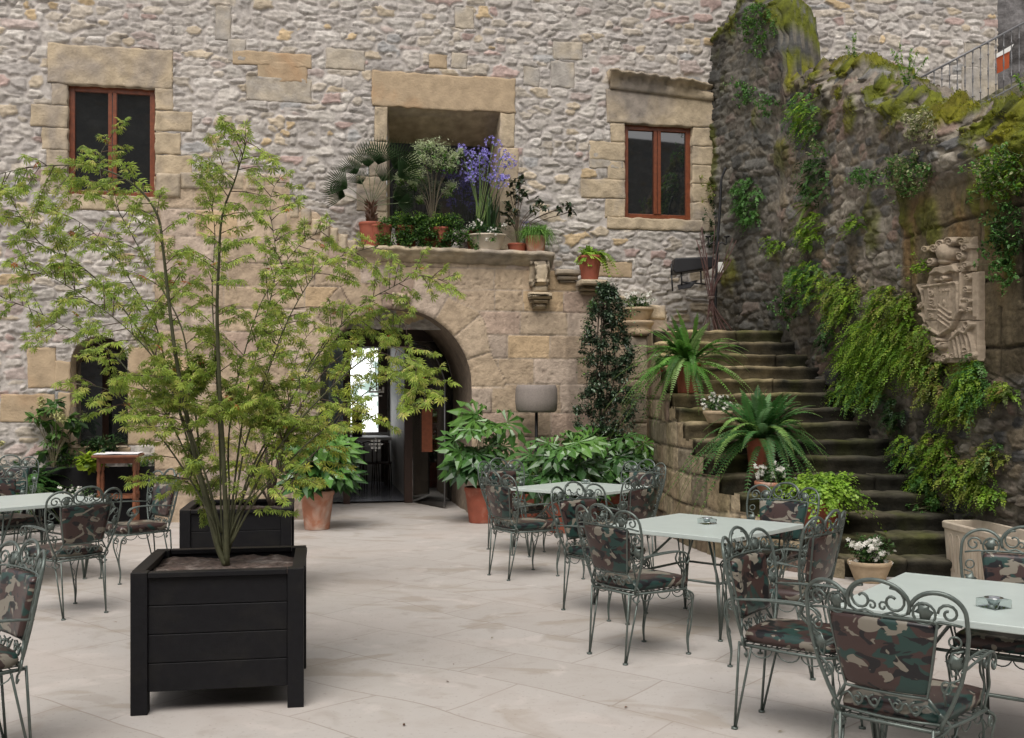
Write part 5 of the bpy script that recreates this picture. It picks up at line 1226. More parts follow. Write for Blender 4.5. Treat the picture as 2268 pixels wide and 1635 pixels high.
def clump(L, c, r, n, size, pal, tm=T_LEAF, shell=.55, up=.4, flat=.5, var=.25):
    c = np.array(c, float); d = rdir(n); rad = shell+(1-shell)*RNG.random((n, 1)); rad *= 1+.22*np.sin(d[:, 0:1]*7+d[:, 2:3]*5)
    O = c+d*rad*np.array(r)
    D = nrm(d*np.array([1, 1, .6])+RNG.normal(size=(n, 3))*.55+np.array([0, 0, -.25])); U = nrm(np.array([0, 0, 1.])*(up+.6)+d*flat+RNG.normal(size=(n, 3))*.25)
    L.add(tm, O-D*size*.5, D, U, size*(.7+.6*RNG.random(n)), cols(n, pal, var))
def fronds(L, base, n, ln, pal, pairs=22, pw=.045, el=(20, 80), droop=.6, tm=T_PIN, az=None, stems=None, srad=.0022, pinr=1.0, scol=(.10, .14, .03), basej=.03, taper=True, fold=.25, jit=0):
    """arching fronds with paired leaflets"""
    base = np.array(base, float)
    for i in range(n):
        a = random.uniform(0, 2*math.pi) if az is None else math.radians(random.uniform(*az)); e = math.radians(random.uniform(*el)); l_ = ln*random.uniform(.65, 1.15)
        b0 = base[random.randrange(len(base))] if base.ndim == 2 else base
        b0 = b0+np.array([random.uniform(-1, 1), random.uniform(-1, 1), random.uniform(-.3, .3)])*basej
        h = np.array([math.cos(a), math.sin(a), 0]); d0 = h*math.cos(e)+np.array([0, 0, math.sin(e)])
        side0 = np.array([-h[1], h[0], 0]); sw_ = random.uniform(-.15, .15)
        t = np.linspace(0, 1, pairs+1)[:, None]; dr = droop*random.uniform(.6, 1.3)
        pts = b0+l_*(t*d0-np.array([0, 0, 1])*dr*t**2.1+side0*sw_*t*t)
        tg = nrm(np.gradient(pts, axis=0)); side = nrm(np.cross(tg, np.array([0, 0, 1.]))+1e-6); upv = np.cross(side, tg)
        if stems is not None: stems.tube(pts[::4].tolist()+[pts[-1].tolist()], srad, 4, col=scol)
        tt = t[2:, 0]; w = pw*(np.sin(np.clip(tt*1.02, 0, 1)*math.pi*.9+.25)**.7 if taper else np.ones_like(tt))*random.uniform(.85, 1.15)
        c = cols(1, pal, .25)
        for s in (-1, 1):
            m = len(tt); D = side[2:]*s+tg[2:]*.35-np.array([0, 0, 1])*fold*RNG.random((m, 1))+RNG.normal(size=(m, 3))*.06
            L.add(tm, pts[2:]+jit*RNG.normal(size=(m, 3)), D+RNG.normal(size=(m, 3))*jit*28, upv[2:]+RNG.normal(size=(m, 3))*jit*28, np.clip(w, .004, 1)*pinr*(1+jit*30*(RNG.random(m)-.5)), c*(1+.2*(RNG.random((m, 1))-.5)))
def straps(L, base, n, ln, wd, pal, el=(35, 85), droop=.5, seg=7, bj=.03, az=None):
    base = np.array(base, float); V = []; Fc = []; C = []
    for i in range(n):
        a = random.uniform(0, 6.28) if az is None else math.radians(random.uniform(*az)); e = math.radians(random.uniform(*el)); l_ = ln*random.uniform(.6, 1.15)
        h = np.array([math.cos(a), math.sin(a), 0]); d0 = h*math.cos(e)+np.array([0, 0, math.sin(e)]); s0 = np.array([-h[1], h[0], 0])
        b0 = base+np.array([random.uniform(-1, 1), random.uniform(-1, 1), 0])*bj; dr = droop*random.uniform(.6, 1.4)
        b = L.n; c = cols(1, pal, .25)[0]; pts = []
        for k in range(seg+1):
            t = k/seg; p = b0+l_*(t*d0-np.array([0, 0, 1])*dr*t**2.2); w = wd*(1-t**3)*(.5+.5*min(1, t*4))/2
            pts += [p-s0*w, p+np.array([0, 0, -w*.4]), p+s0*w]
        L.V.append(np.array(pts)); L.C.append(np.tile(c, (len(pts), 1)))
        fs = []
        for k in range(seg): fs += [[b+3*k, b+3*k+1, b+3*k+4, b+3*k+3], [b+3*k+1, b+3*k+2, b+3*k+5, b+3*k+4]]
        L.F.append(np.array(fs)); L.n += len(pts)
def flowers(L, pts, size, col, petals=5, var=.06):
    pts = np.atleast_2d(pts); n = len(pts); ax = nrm(rdir(n, 0)+np.array([0, -.7, .6]))
    a = nrm(np.cross(ax, np.array([.3, .1, 1.]))); b = np.cross(ax, a)
    for ly, (sc, tl) in enumerate(((1, .25), (.7, .9))):
        for k in range(petals):
            q = 2*math.pi*(k+.5*ly)/petals; D = a*math.cos(q)+b*math.sin(q)+ax*tl
            L.add(T_OVAL, pts+ax*.1*size*ly, D, ax-D*.2, size*sc*.62, np.array(col)*(1+var*(RNG.random((n, 1))-.5)))
def pot(parent, c, rt, rb, h, m, rim=.02, name='pot', wob=.0, soil=True, n=36, seed=0):
    a = MB(); pr = [(0, 0), (rb, 0), (rb+.003, .01)]
    for k in range(1, 6): pr.append((rb+(rt-rb)*k/5*.96, (h-rim*2.2)*k/5))
    pr += [(rt*1.0, h-rim*2.1), (rt+rim*.35, h-rim*1.6), (rt+rim*.35, h-rim*.3), (rt+rim*.1, h), (rt-rim*.5, h-.002), (rt-rim*.8, h-.05)]
    a.lathe(pr, tuple(c), n, wob=wob, seed=seed); a.build(name, m, parent)
    if soil: b = MB(); b.lathe([(rt-rim*.7, h-.035), (rt*.5, h-.025), (0, h-.02)], tuple(c), 18); b.build('soil', M['soil'], parent)
def pthing(name, label, cat, p, group=None): return thing(name, label, cat, tuple(p), 0, group)
def LPt(u, d=.1):
    s, _ = fac(u, 548, d); v = fw(s, d, LZ-.028*(s-pa)/(pb-pa)); return v
# ------------------------------------------------------------------ maples
def maple(t, branches, Y0, yspread, twig=(.16, .42), every=.085, leafsz=.052, pal=G_MAPLE, start=.30, r0=.020, barkc=(.075, .085, .035), nleaf=7, seed=1, tm=T_MAPLE):
    rs = random.Random(seed); wood = MB(); fol = Leaves(); tw = MB()
    for bi, br in enumerate(branches):
        Ye = rs.uniform(-yspread, yspread); n = len(br)
        pts = [P(u, v, Y0+Ye*(k/(n-1))**1.3) for k, (u, v) in enumerate(br)]
        cv = bez(pts, 6); m = len(cv); rad = [max(.0018, r0*(1-(k/(m-1)))**1.1*(.42 if bi > 1 else 1.15)+.0014) for k in range(m)]
        wood.tube(cv, rad, 7, col=barkc)
        acc = 0; L_ = sum((cv[i+1]-cv[i]).length for i in range(m-1)); go = 0
        for i in range(m-1):
            seg = cv[i+1]-cv[i]; go += seg.length; acc += seg.length; f = go/L_
            if f < start: continue
            while acc > every*(1.6 if f < .55 else 1.0 if f < .8 else .6):
                acc -= every*(1.6 if f < .55 else 1.0 if f < .8 else .6); tg = seg.normalized()
                r = Vector((rs.gauss(0, 1), rs.gauss(0, 1), rs.gauss(0, .6))); r = (r-tg*r.dot(tg)).normalized()
                l_ = rs.uniform(*twig)*(1.15-.5*f); d = (tg*.55+r*.85+Vector((0, 0, .10))).normalized(); p = cv[i]
                tp_ = [p+d*l_*q+Vector((0, 0, -.10*l_*q*q*2.2)) for q in (0, .33, .66, 1)]
                tw.tube(tp_, [.0028, .0022, .0016, .001], 4, col=(.075, .045, .03))
                nl = max(3, int(nleaf*l_/.3)); 
                O = []; D = []; 
                for q in range(nl):
                    s_ = .25+.75*(q+.5)/nl; a = tp_[0]+d*l_*s_+Vector((0, 0, -.22*l_*s_*s_)); 
                    for sd in (-1, 1):
                        sv = d.cross(Vector((0, 0, 1))).normalized()*sd; ld = (sv*.8+d*.5+Vector((rs.gauss(0, .3), rs.gauss(0, .3), rs.gauss(-.55, .35)))).normalized()
                        O.append(list(a+ld*.018)); D.append(list(ld))
                    if q == nl-1: O.append(list(a)); D.append(list((d+Vector((0, 0, -.35))).normalized()))
                O = np.array(O); D = np.array(D); k_ = len(O)
                U = nrm(np.array([0, -.45, .8])+RNG.normal(size=(k_, 3))*.45); cc = cols(k_, pal, .2)*(1+.25*(rs.random()-.5))
                fol.add(tm, O, D, U, leafsz*(.65+.6*RNG.random(k_)), cc)
    wood.build('trunk', M['bark'], t, color=True); tw.build('twigs', M['bark'], t, color=True); fol.build('crown', M['leaf'], t)
    print('maple leaves', fol.n)
# ------------------------------------------------------------------ the two maples
br1 = [
 [(499, 1252), (480, 1205), (457, 1110), (432, 1010), (410, 900), (388, 780), (372, 650), (362, 560), (348, 475), (300, 412), (230, 376), (150, 366), (60, 372), (-10, 388)],
 [(503, 1252), (500, 1130), (494, 1000), (486, 850), (481, 700), (484, 600), (492, 480), (520, 400), (540, 335), (548, 305)],
 [(492, 1225), (478, 1190), (440, 1060), (402, 930), (372, 830), (345, 720), (300, 640), (250, 560), (200, 510), (150, 480), (70, 468)],
 [(494, 1228), (470, 1165), (420, 1025), (360, 905), (300, 840), (240, 775), (170, 738), (80, 690), (-5, 655)],
 [(486, 1215), (470, 1150), (410, 1045), (350, 962), (290, 902), (235, 862), (165, 850)],
 [(497, 1235), (490, 1150), (487, 1000), (478, 800), (470, 650), (476, 520), (470, 430), (498, 352)],
 [(505, 1240), (520, 1120), (540, 1000), (570, 900), (602, 800), (642, 700), (700, 605), (745, 572), (835, 545)],
 [(506, 1230), (545, 1070), (600, 960), (660, 860), (722, 762), (792, 682), (862, 640), (925, 612), (990, 622)],
 [(508, 1215), (560, 1085), (640, 960), (722, 870), (800, 800), (862, 768), (910, 800), (940, 850), (938, 905)],
 [(508, 1212), (565, 1110), (650, 1012), (740, 930), (822, 862), (885, 832), (955, 852)],
 [(503, 1225), (528, 1000), (552, 850), (590, 700), (612, 580), (598, 450), (622, 385)],
 [(490, 1220), (450, 1080), (438, 960), (424, 850), (400, 720), (335, 600), (292, 520), (252, 450), (226, 400), (222, 345), (248, 300)],
 [(492, 1220), (468, 1100), (438, 1000), (390, 870), (330, 780), (250, 702), (125, 620), (28, 588)],
 [(500, 1220), (508, 1100), (506, 980), (522, 860), (560, 720), (595, 640), (662, 545), (735, 500)],
 [(484, 1200), (458, 1130), (432, 1085), (408, 1060)],
 [(504, 1200), (535, 1130), (590, 1070), (640, 1040)],
 [(490, 1180), (455, 1050), (420, 1000), (395, 985)],
 [(502, 1200), (560, 1050), (640, 900), (690, 800), (760, 720), (850, 690), (905, 720)],
 [(490, 1200), (430, 1000), (360, 820), (270, 680), (180, 590), (90, 540), (40, 470), (10, 410)],
]
def brfix(b): return b
t = thing('maple_tree', 'many-stemmed green maple filling the near black planter box', 'tree', tuple(P(500, 1250, 5.85)))
t.location = (t.location.x, t.location.y, .69); OFF[t.name] = Vector(t.location)
maple(t, br1, 5.92, .85, twig=(.14, .40), every=.056, leafsz=.037, nleaf=9, start=.36, r0=.0135, seed=4, barkc=(.07, .072, .035))
br2 = [
 [(602, 1120), (612, 1040), (640, 950), (690, 860), (740, 800), (790, 770)],
 [(598, 1120), (590, 1000), (575, 900), (590, 820), (620, 760), (640, 700)],
 [(605, 1120), (640, 1060), (700, 1000), (765, 950), (830, 900)],
 [(600, 1120), (605, 1000), (640, 880), (660, 780), (700, 720)],
 [(604, 1118), (660, 1050), (730, 960), (780, 880), (820, 820)],
 [(596, 1118), (570, 1050), (540, 980), (520, 900)],
 [(602, 1118), (625, 1010), (660, 930), (720, 850)],
 [(598, 1115), (560, 1060), (520, 1030), (470, 1010)],
]
t = thing('maple_tree', 'second smaller maple growing in the rear black planter box', 'tree', tuple(P(600, 1122, 8.9)))
t.location = (t.location.x, t.location.y, .69); OFF[t.name] = Vector(t.location)
G_M2 = [(5, (.31, .37, .05)), (4, (.23, .31, .05)), (3, (.42, .42, .08)), (1, (.15, .21, .04))]
maple(t, br2, 8.9, .35, twig=(.18, .42), every=.085, leafsz=.055, pal=G_M2, start=.16, r0=.014, barkc=(.06, .045, .03), seed=9, tm=T_MAPLE5)

# ------------------------------------------------------------------ fatsias in clay pots along the wall
def fatsia(label, u, vb, Y, w, h, potr, poth, m, n=34, seed=0, size=.17, group='potted fatsias by the wall', spreadx=1.0, pal=None):
    random.seed(seed+40); p = Vector(((u-CU)/F*Y, Y, 0)); t = pthing('potted_fatsia', label, 'potted plant', p, group)
    pot(t, p, potr, potr*.74, poth, m, .03, wob=.008, seed=seed)
    L = Leaves(); St = MB(); base = np.array([p.x, p.y, poth-.03])
    for k in range(n):
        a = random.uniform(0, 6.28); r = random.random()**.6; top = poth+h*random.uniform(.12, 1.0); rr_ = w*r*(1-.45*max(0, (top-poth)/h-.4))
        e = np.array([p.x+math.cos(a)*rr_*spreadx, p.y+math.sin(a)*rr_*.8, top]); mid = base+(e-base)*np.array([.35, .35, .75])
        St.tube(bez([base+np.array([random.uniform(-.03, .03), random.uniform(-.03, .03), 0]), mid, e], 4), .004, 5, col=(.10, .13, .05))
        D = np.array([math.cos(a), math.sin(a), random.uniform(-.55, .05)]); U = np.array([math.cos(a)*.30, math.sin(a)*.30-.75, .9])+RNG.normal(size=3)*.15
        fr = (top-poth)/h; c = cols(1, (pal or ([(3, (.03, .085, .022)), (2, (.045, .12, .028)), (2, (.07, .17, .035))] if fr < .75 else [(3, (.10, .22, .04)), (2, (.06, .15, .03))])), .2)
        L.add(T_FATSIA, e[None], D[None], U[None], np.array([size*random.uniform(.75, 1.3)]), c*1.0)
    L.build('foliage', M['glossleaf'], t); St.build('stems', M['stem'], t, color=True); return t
fatsia('potted fatsia left of the arched doorway in a limewashed terracotta pot', 702, 1172, 13.0, .40, .62, .205, .485, M['terra_old'], 50, 1, .34)
fatsia('tall open potted fatsia right of the arched doorway', 1066, 1158, 13.7, .46, .95, .215, .47, M['terra'], 36, 2, .34)
fatsia('fatsia in a clay pot directly behind the farthest table, below the lamp pole', 1248, 1182, 12.75, .50, .75, .235, .40, M['terra'], 34, 3, .32)
fatsia('fatsia spreading in front of the dark climbing shrub', 1352, 1150, 13.9, .62, .78, .22, .38, M['terra'], 46, 4, .34)
fatsia('low fatsia with pale new leaves between the two taller ones', 1300, 1160, 13.4, .5, .36, .19, .36, M['terra'], 24, 5, .30)
# box shrubs
def boxshrub(label, u, Y, r, h, potr, poth, seed, pal=G_MID):
    random.seed(seed); p = Vector(((u-CU)/F*Y, Y, 0)); t = pthing('potted_shrub', label, 'potted plant', p); pot(t, p, potr, potr*.72, poth, M['terra'], .03)
    L = Leaves(); clump(L, (p.x, p.y, poth+h*.45), (r, r, h*.55), 1500, .04, pal, T_OVAL, .4); 
    for k in range(14): a = random.uniform(0, 6.28); clump(L, (p.x+math.cos(a)*r*.7, p.y+math.sin(a)*r*.7, poth+h*random.uniform(.3, 1)), (.07, .07, .09), 70, .035, G_LIME if k % 4 == 0 else pal, T_OVAL, .3)
    L.build('foliage', M['leaf'], t); St = MB()
    for k in range(5): St.tube([(p.x, p.y, poth-.04), (p.x+random.uniform(-.1, .1), p.y+random.uniform(-.1, .1), poth+h*.6)], .008, 5, col=(.09, .06, .04))
    St.build('stems', M['stem'], t, color=True)
boxshrub('rounded bright green box shrub in a rimmed clay pot at the foot of the stairs', 1472, 14.0, .17, .52, .195, .38, 3)
boxshrub('dark green box shrub in a clay pot behind the farthest left chair', 1172, 14.0, .17, .50, .17, .36, 4, G_DARK+G_MID)
# tall dark climbing shrub
random.seed(8); p = Vector(((1344-CU)/F*14.1, 14.12, 0)); t = pthing('climbing_shrub', 'tall dark small-leaved climbing shrub against the ashlar wall', 'shrub', p)
pot(t, p, .20, .15, .34, M['terra'], .03)
L = Leaves(); St = MB()
zz_ = [(.75, .16), (1.0, .30), (1.25, .38), (1.5, .40), (1.75, .34), (2.0, .30), (2.25, .34), (2.5, .30), (2.75, .26), (3.0, .18), (3.15, .10)]
for k in range(230):
    z = random.uniform(.72, 3.15); w = np.interp(z, [q[0] for q in zz_], [q[1] for q in zz_]); x = p.x+random.uniform(-1, 1)*w+.03*math.sin(z*4); y = p.y+random.uniform(-.16, .14)
    clump(L, (x, y, z), (.085, .08, .085), 70, .040, [(5, (.022, .045, .024)), (3, (.04, .075, .035)), (1.4, (.08, .13, .065)), (1.0, (.14, .20, .13))], T_OVAL, .3)
for k in range(60):
    z = random.uniform(.8, 3.2); w = np.interp(z, [q[0] for q in zz_], [q[1] for q in zz_]); s_ = random.choice((-1, 1)); x = p.x+s_*w*1.15+.05
    clump(L, (x, p.y-.05, z), (.12, .06, .07), 16, .034, G_DARK+G_MID, T_OVAL, .2)
    St.tube([(p.x+s_*w*.5, p.y, z-.05), (x, p.y-.05, z)], .003, 4, col=(.06, .045, .03))
for k in range(6): St.tube(bez([(p.x+random.uniform(-.05, .05), p.y, .3), (p.x+random.uniform(-.1, .1), p.y, 1.2), (p.x+random.uniform(-.15, .15), p.y, 2.0), (p.x+random.uniform(-.1, .1), p.y, 3.0)], 5), .009, 5, col=(.06, .045, .03))
L.build('foliage', M['glossleaf'], t); St.build('stems', M['stem'], t, color=True)

# ------------------------------------------------------------------ stairs plants
def fernpot(label, u, Y, z, potr, poth, n, ln, seed, pal, group='sword ferns in clay pots on the stairs'):
    random.seed(seed); p = Vector(((u-CU)/F*Y, Y, z)); t = pthing('potted_fern', label, 'potted plant', p, group); pot(t, p, potr, potr*.76, poth, M['terra'], .012)
    L = Leaves(); St = MB(); b = (p.x, p.y, z+poth-.02)
    fronds(L, b, int(n*.42), ln*.95, pal, 40, .060, (40, 85), .40, stems=St, basej=.06)
    fronds(L, b, int(n*.42), ln*1.2, pal, 42, .058, (12, 60), .85, stems=St, basej=.07)
    fronds(L, b, int(n*.22), ln*.95, pal, 36, .050, (0, 30), 1.15, stems=St, basej=.08)
    L.build('foliage', M['leaf'], t); St.build('stems', M['stem'], t, color=True)
fernpot('sword fern in a red clay pot on the upper stair edge', 1524, 12.45, 1.70, .155, .36, 100, .84, 11, [(4, (.09, .24, .04)), (3, (.15, .33, .06)), (2, (.05, .13, .025)), (1.4, (.28, .44, .15))])
fernpot('large sword fern in a red clay pot halfway down the stairs', 1686, 10.95, .85, .16, .37, 115, .88, 12, [(4, (.045, .14, .035)), (3, (.08, .21, .06)), (2, (.16, .30, .13)), (1, (.22, .38, .10))])
random.seed(21); p = Vector(((1815-CU)/F*10.0, 10.0, .34)); t = pthing('potted_fern', 'lime green maidenhair fern in a clay pot on the lowest steps', 'potted plant', p); pot(t, p, .20, .15, .36, M['terra'], .015)
L = Leaves(); St = MB()
fronds(L, (p.x, p.y, p.z+.38), 170, .50, G_LIME, 20, .031, (10, 80), .75, T_FAN, stems=St, srad=.0012, scol=(.03, .02, .01), basej=.10, taper=False, fold=.5, jit=.010)
fronds(L, (p.x, p.y, p.z+.42), 80, .28, G_LIME, 13, .028, (10, 60), .9, T_FAN, basej=.12, taper=False, fold=.5, jit=.012)
L.build('foliage', M['leaf'], t); St.build('stems', M['stem'], t, color=True)
def rosebowl(label, c, rx, h, m, n=260, fl=16, lh=.16, ry=None, seed=0, fs=.028, kind='pot', spill=.0, cat='potted plant'):
    random.seed(seed); t = pthing('flower_bowl', label, cat, c, 'bowls of white flowers'); rt = rx
    if m is not None: pot(t, c, rt, rt*.68, h, m, .02, name='bowl')
    L = Leaves(); z = c[2]+h
    clump(L, (c[0], c[1], z+lh*.35), (rx*1.05, rx*.9, lh*.6), int(n*2.4), .036, [(4, (.035, .085, .025)), (3, (.055, .12, .03)), (1, (.10, .18, .05))], T_OVAL, .35)
    L.build('foliage', M['leaf'], t); Fl = Leaves()
    pts = []
    for k in range(fl):
        a = random.uniform(math.pi*.95, math.pi*2.05) if k % 3 else random.uniform(0, 6.28); r = rx*random.uniform(.3, 1.1); q = np.array([c[0]+math.cos(a)*r, c[1]+math.sin(a)*r, z+lh*random.uniform(.15, .95)-spill*random.random()])
        for _ in range(random.choice((2, 3, 5))): pts.append(q+np.array([random.gauss(0, .018), random.gauss(0, .014), random.gauss(0, .014)]))
    flowers(Fl, np.array(pts), fs, (.80, .79, .74)); Fl.build('flowers', M['petal'], t); return t
rosebowl('cream bowl of white flowers on the ground beside the bottom step', Vector(((1922-CU)/F*9.35, 9.3, 0)), .185, .19, M['block2'], 340, 34, .24, seed=1, fs=.040, spill=.08)
rosebowl('pinkish bowl of white flowers on a lower step beside the lime fern', Vector(((1712-CU)/F*10.55, 10.5, .68)), .19, .12, M['terra_old'], 300, 24, .20, seed=2, fs=.036)
rosebowl('small pot of white flowers tucked behind the middle stair fern', Vector(((1588-CU)/F*11.75, 11.7, 1.36)), .16, .14, M['block2'], 240, 22, .19, seed=3, fs=.036)
rosebowl('white flowers below the fronds of the upper stair fern', Vector(((1466-CU)/F*13.2, 13.2, 1.95)), .10, .10, M['terra'], 120, 5, .16, seed=5)
rosebowl('sandstone bowl of white roses on the post capital', Vector((pw.x, pw.y-.02, 2.735)), .225, .19, M['block2'], 300, 30, .22, seed=4, fs=.038)

# ------------------------------------------------------------------ fern pot on the corbel
c = fw(fac(1306, 624, -.12)[0], -.12, fac(1306, 624, -.12)[1]); t = pthing('potted_fern', 'bright fern in a tall red pot on the little wall corbel', 'potted plant', c)
pot(t, c, .165, .115, .36, M['terra'], .02); L = Leaves(); random.seed(5)
fronds(L, (c.x, c.y, c.z+.36), 70, .26, G_LIME, 12, .03, (10, 85), .7, T_FAN, basej=.08, taper=False); fronds(L, (c.x+.1, c.y, c.z+.36), 14, .36, G_LIME, 14, .028, (10, 50), 1.3, T_FAN, az=(-60, 60), basej=.05, taper=False)
L.build('foliage', M['leaf'], t)

# ------------------------------------------------------------------ plants on the ledge
random.seed(31)
p = LPt(822, .12); t = pthing('potted_palm', 'small fan palm in a red clay pot at the left end of the ledge', 'potted plant', p); pot(t, p, .165, .13, .34, M['terra'], .02)
L = Leaves(); St = MB(); cr = np.array([p.x, p.y, p.z+.58]); St.tube([(p.x, p.y, p.z+.3), (p.x, p.y, p.z+.62)], [.06, .045], 9, col=(.07, .035, .02))
for (u, v, s_) in [(772, 350, .22), (812, 325, .26), (846, 318, .30), (900, 335, .34), (915, 362, .26), (742, 398, .26), (735, 425, .24), (895, 430, .24), (912, 448, .2), (858, 375, .2), (790, 385, .18)]:
    e = np.array(P(u, v, p.y+random.uniform(-.25, .15))); St.tube(bez([cr, cr+(e-cr)*np.array([.5, .5, .6]), cr+(e-cr)*.92], 4), .004, 5, col=(.10, .13, .06))
    b_ = cr+(e-cr)*.66; D = e-b_; L.add(T_PALM, b_[None], D[None], np.array([[.1, -1.1, .35]]), np.array([s_*1.4]), cols(1, [(1, (.06, .115, .045)), (1, (.045, .09, .035))], .2))
for k in range(60): a = random.uniform(0, 6.28); q = np.array([p.x+.04*math.cos(a), p.y+.04*math.sin(a), p.z+random.uniform(.32, .6)]); L.add(T_PIN, q[None], np.array([[math.cos(a), math.sin(a), 1.]]), np.array([[0, -1., .2]]), .09, np.array([.10, .05, .03]))
L.build('fronds', M['leaf'], t); St.build('stems', M['bark'], t, color=True)
for i, (u, lb, pl) in enumerate([(845, 'red clay pot of trailing ivy beside the palm on the ledge', G_MID), (900, 'dark trailing bush spilling over its pot on the ledge', G_DARK+G_MID), (978, 'trailing leafy bush in the middle of the ledge', G_MID+G_DARK)]):
    p = LPt(u, .06 if i else .02); t = pthing('trailing_plant', lb, 'potted plant', p, 'trailing pot plants on the ledge'); pot(t, p, .16 if i else .14, .12, .30, M['terra'], .018)
    L = Leaves(); w = .30 if i else .10
    if i:
        for k in range(46):
            a = random.uniform(math.pi, 2*math.pi); x = p.x+random.uniform(-w, w); z = p.z+random.uniform(.0, .42); y = p.y-.12-.10*random.random()*(z < p.z+.25)
            clump(L, (x, y, z), (.075, .06, .075), 60, .036, pl, T_OVAL, .3)
        clump(L, (p.x, p.y, p.z+.38), (w*.95, .2, .13), 900, .04, G_LIME+G_MID, T_LEAF, .4)
    else:
        for k in range(22): clump(L, (p.x+random.uniform(-.1, .16), p.y-.16, p.z+random.uniform(-.02, .42)), (.05, .03, .06), 20, .032, pl, T_OVAL, .3)
    L.build('foliage', M['leaf'], t)
# smoke bush
p = LPt(958, .28); t = pthing('smoke_bush', 'pale fuzzy smoke bush in front of the centre window', 'potted plant', p); pot(t, p, .16, .12, .28, M['terra'], .02)
L = Leaves(); St = MB(); Fz = Leaves(); base = (p.x, p.y, p.z+.25)
for (u, v, r) in [(930, 325, 22), (955, 318, 24), (980, 330, 26), (1005, 345, 20), (912, 355, 22), (940, 350, 28), (970, 360, 26), (1000, 365, 18), (900, 385, 20), (925, 385, 20), (915, 405, 14), (1000, 410, 16), (990, 425, 14), (930, 440, 12), (885, 395, 14), (1020, 335, 10)]:
    e = P(u, v, p.y+random.uniform(-.15, .15)); St.tube(bez([base, (p.x+(e.x-p.x)*.3, p.y, p.z+.25+(e.z-p.z)*.5), tuple(e)], 4), .004, 5, col=(.10, .08, .05)); r_ = r/F*14.9
    clump(Fz, tuple(e), (r_, r_, r_*.8), 420, .026, [(3, (.52, .60, .36)), (2, (.62, .68, .46)), (1, (.38, .46, .24))], T_PIN, .1, 0, .2)
    clump(L, (e.x, e.y, e.z-r_*.6), (r_, r_, r_*.5), 26, .055, G_MID, T_OVAL, .3)
Fz.build('plumes', M['leaf'], t); L.build('foliage', M['leaf'], t); St.build('stems', M['stem'], t, color=True)
# agapanthus
p = LPt(1062, .25); t = pthing('agapanthus', 'agapanthus with tall violet blue flower heads on the ledge', 'potted plant', p); pot(t, p, .19, .15, .30, M['terra'], .02)
L = Leaves(); straps(L, (p.x, p.y, p.z+.27), 95, .48, .030, [(3, (.025, .065, .02)), (2, (.045, .105, .025)), (.2, (.30, .26, .05))], (15, 85), .7, bj=.10)
straps(L, (p.x+.14, p.y+.1, p.z+.3), 50, .75, .02, G_DARK, (65, 88), .15, bj=.08); L.build('foliage', M['glossleaf'], t)
St = MB(); Fl = Leaves()
for (u, v, r) in [(1092, 322, 20), (1062, 345, 20), (1042, 352, 18), (1110, 352, 20), (1128, 358, 16), (1040, 378, 22), (1085, 385, 20), (1066, 372, 15), (1100, 402, 15), (1118, 400, 14), (1022, 330, 10), (1075, 350, 16), (1045, 395, 14)]:
    e = np.array(P(u, v, p.y+random.uniform(-.12, .12))); St.tube(bez([(p.x+random.uniform(-.08, .08), p.y, p.z+.27), ((p.x*1.3+e[0]*.7)/2, p.y, (p.z+.27+e[2])/2), e.tolist()], 4), .005, 5, col=(.13, .20, .05)); n = 34; r_ = r/F*14.8
    d = rdir(n, .25); O = e+d*r_*(.75+.3*RNG.random((n, 1)))
    for k in range(5):
        q = 2*math.pi*k/5; a_ = nrm(np.cross(d, [.2, .3, 1.])); b_ = np.cross(d, a_); Fl.add(T_PIN, O, d*.9+a_*math.cos(q)+b_*math.sin(q), d, .032, cols(n, [(2, (.32, .27, .72)), (2, (.42, .38, .85)), (1, (.22, .18, .58))], .15))
    for o_ in O[::2]: St.tube([e.tolist(), o_.tolist()], .0014, 3, col=(.13, .18, .08))
St.build('flower_stalks', M['stem'], t, color=True); Fl.build('flower_heads', M['petal'], t)
# dark shrub with its long side twigs
p = LPt(1145, .12); t = pthing('dark_shrub', 'dark leaved shrub in a low red pot right of the blue flowers', 'potted plant', p); pot(t, p, .13, .11, .13, M['terra'], .015)
L = Leaves(); St = MB(); base = (p.x, p.y, p.z+.1)
for (u, v) in [(1135, 405), (1150, 415), (1130, 430), (1148, 440), (1125, 455), (1155, 395), (1160, 430), (1140, 470), (1120, 475), (1195, 445), (1182, 465), (1205, 460), (1255, 455), (1262, 470), (1240, 462), (1130, 490)]:
    e = P(u, v, p.y+random.uniform(-.1, .1)); clump(L, tuple(e), (.085, .07, .08), 22, .075, [(4, (.022, .045, .018)), (2, (.04, .06, .02)), (1, (.10, .09, .03))], T_OVAL, .2)
    St.tube(bez([base, (p.x+(e.x-p.x)*.25, p.y, p.z+.1+(e.z-p.z)*.5), tuple(e)], 4), .005, 4, col=(.09, .06, .04))
L.build('foliage', M['glossleaf'], t); St.build('stems', M['stem'], t, color=True)
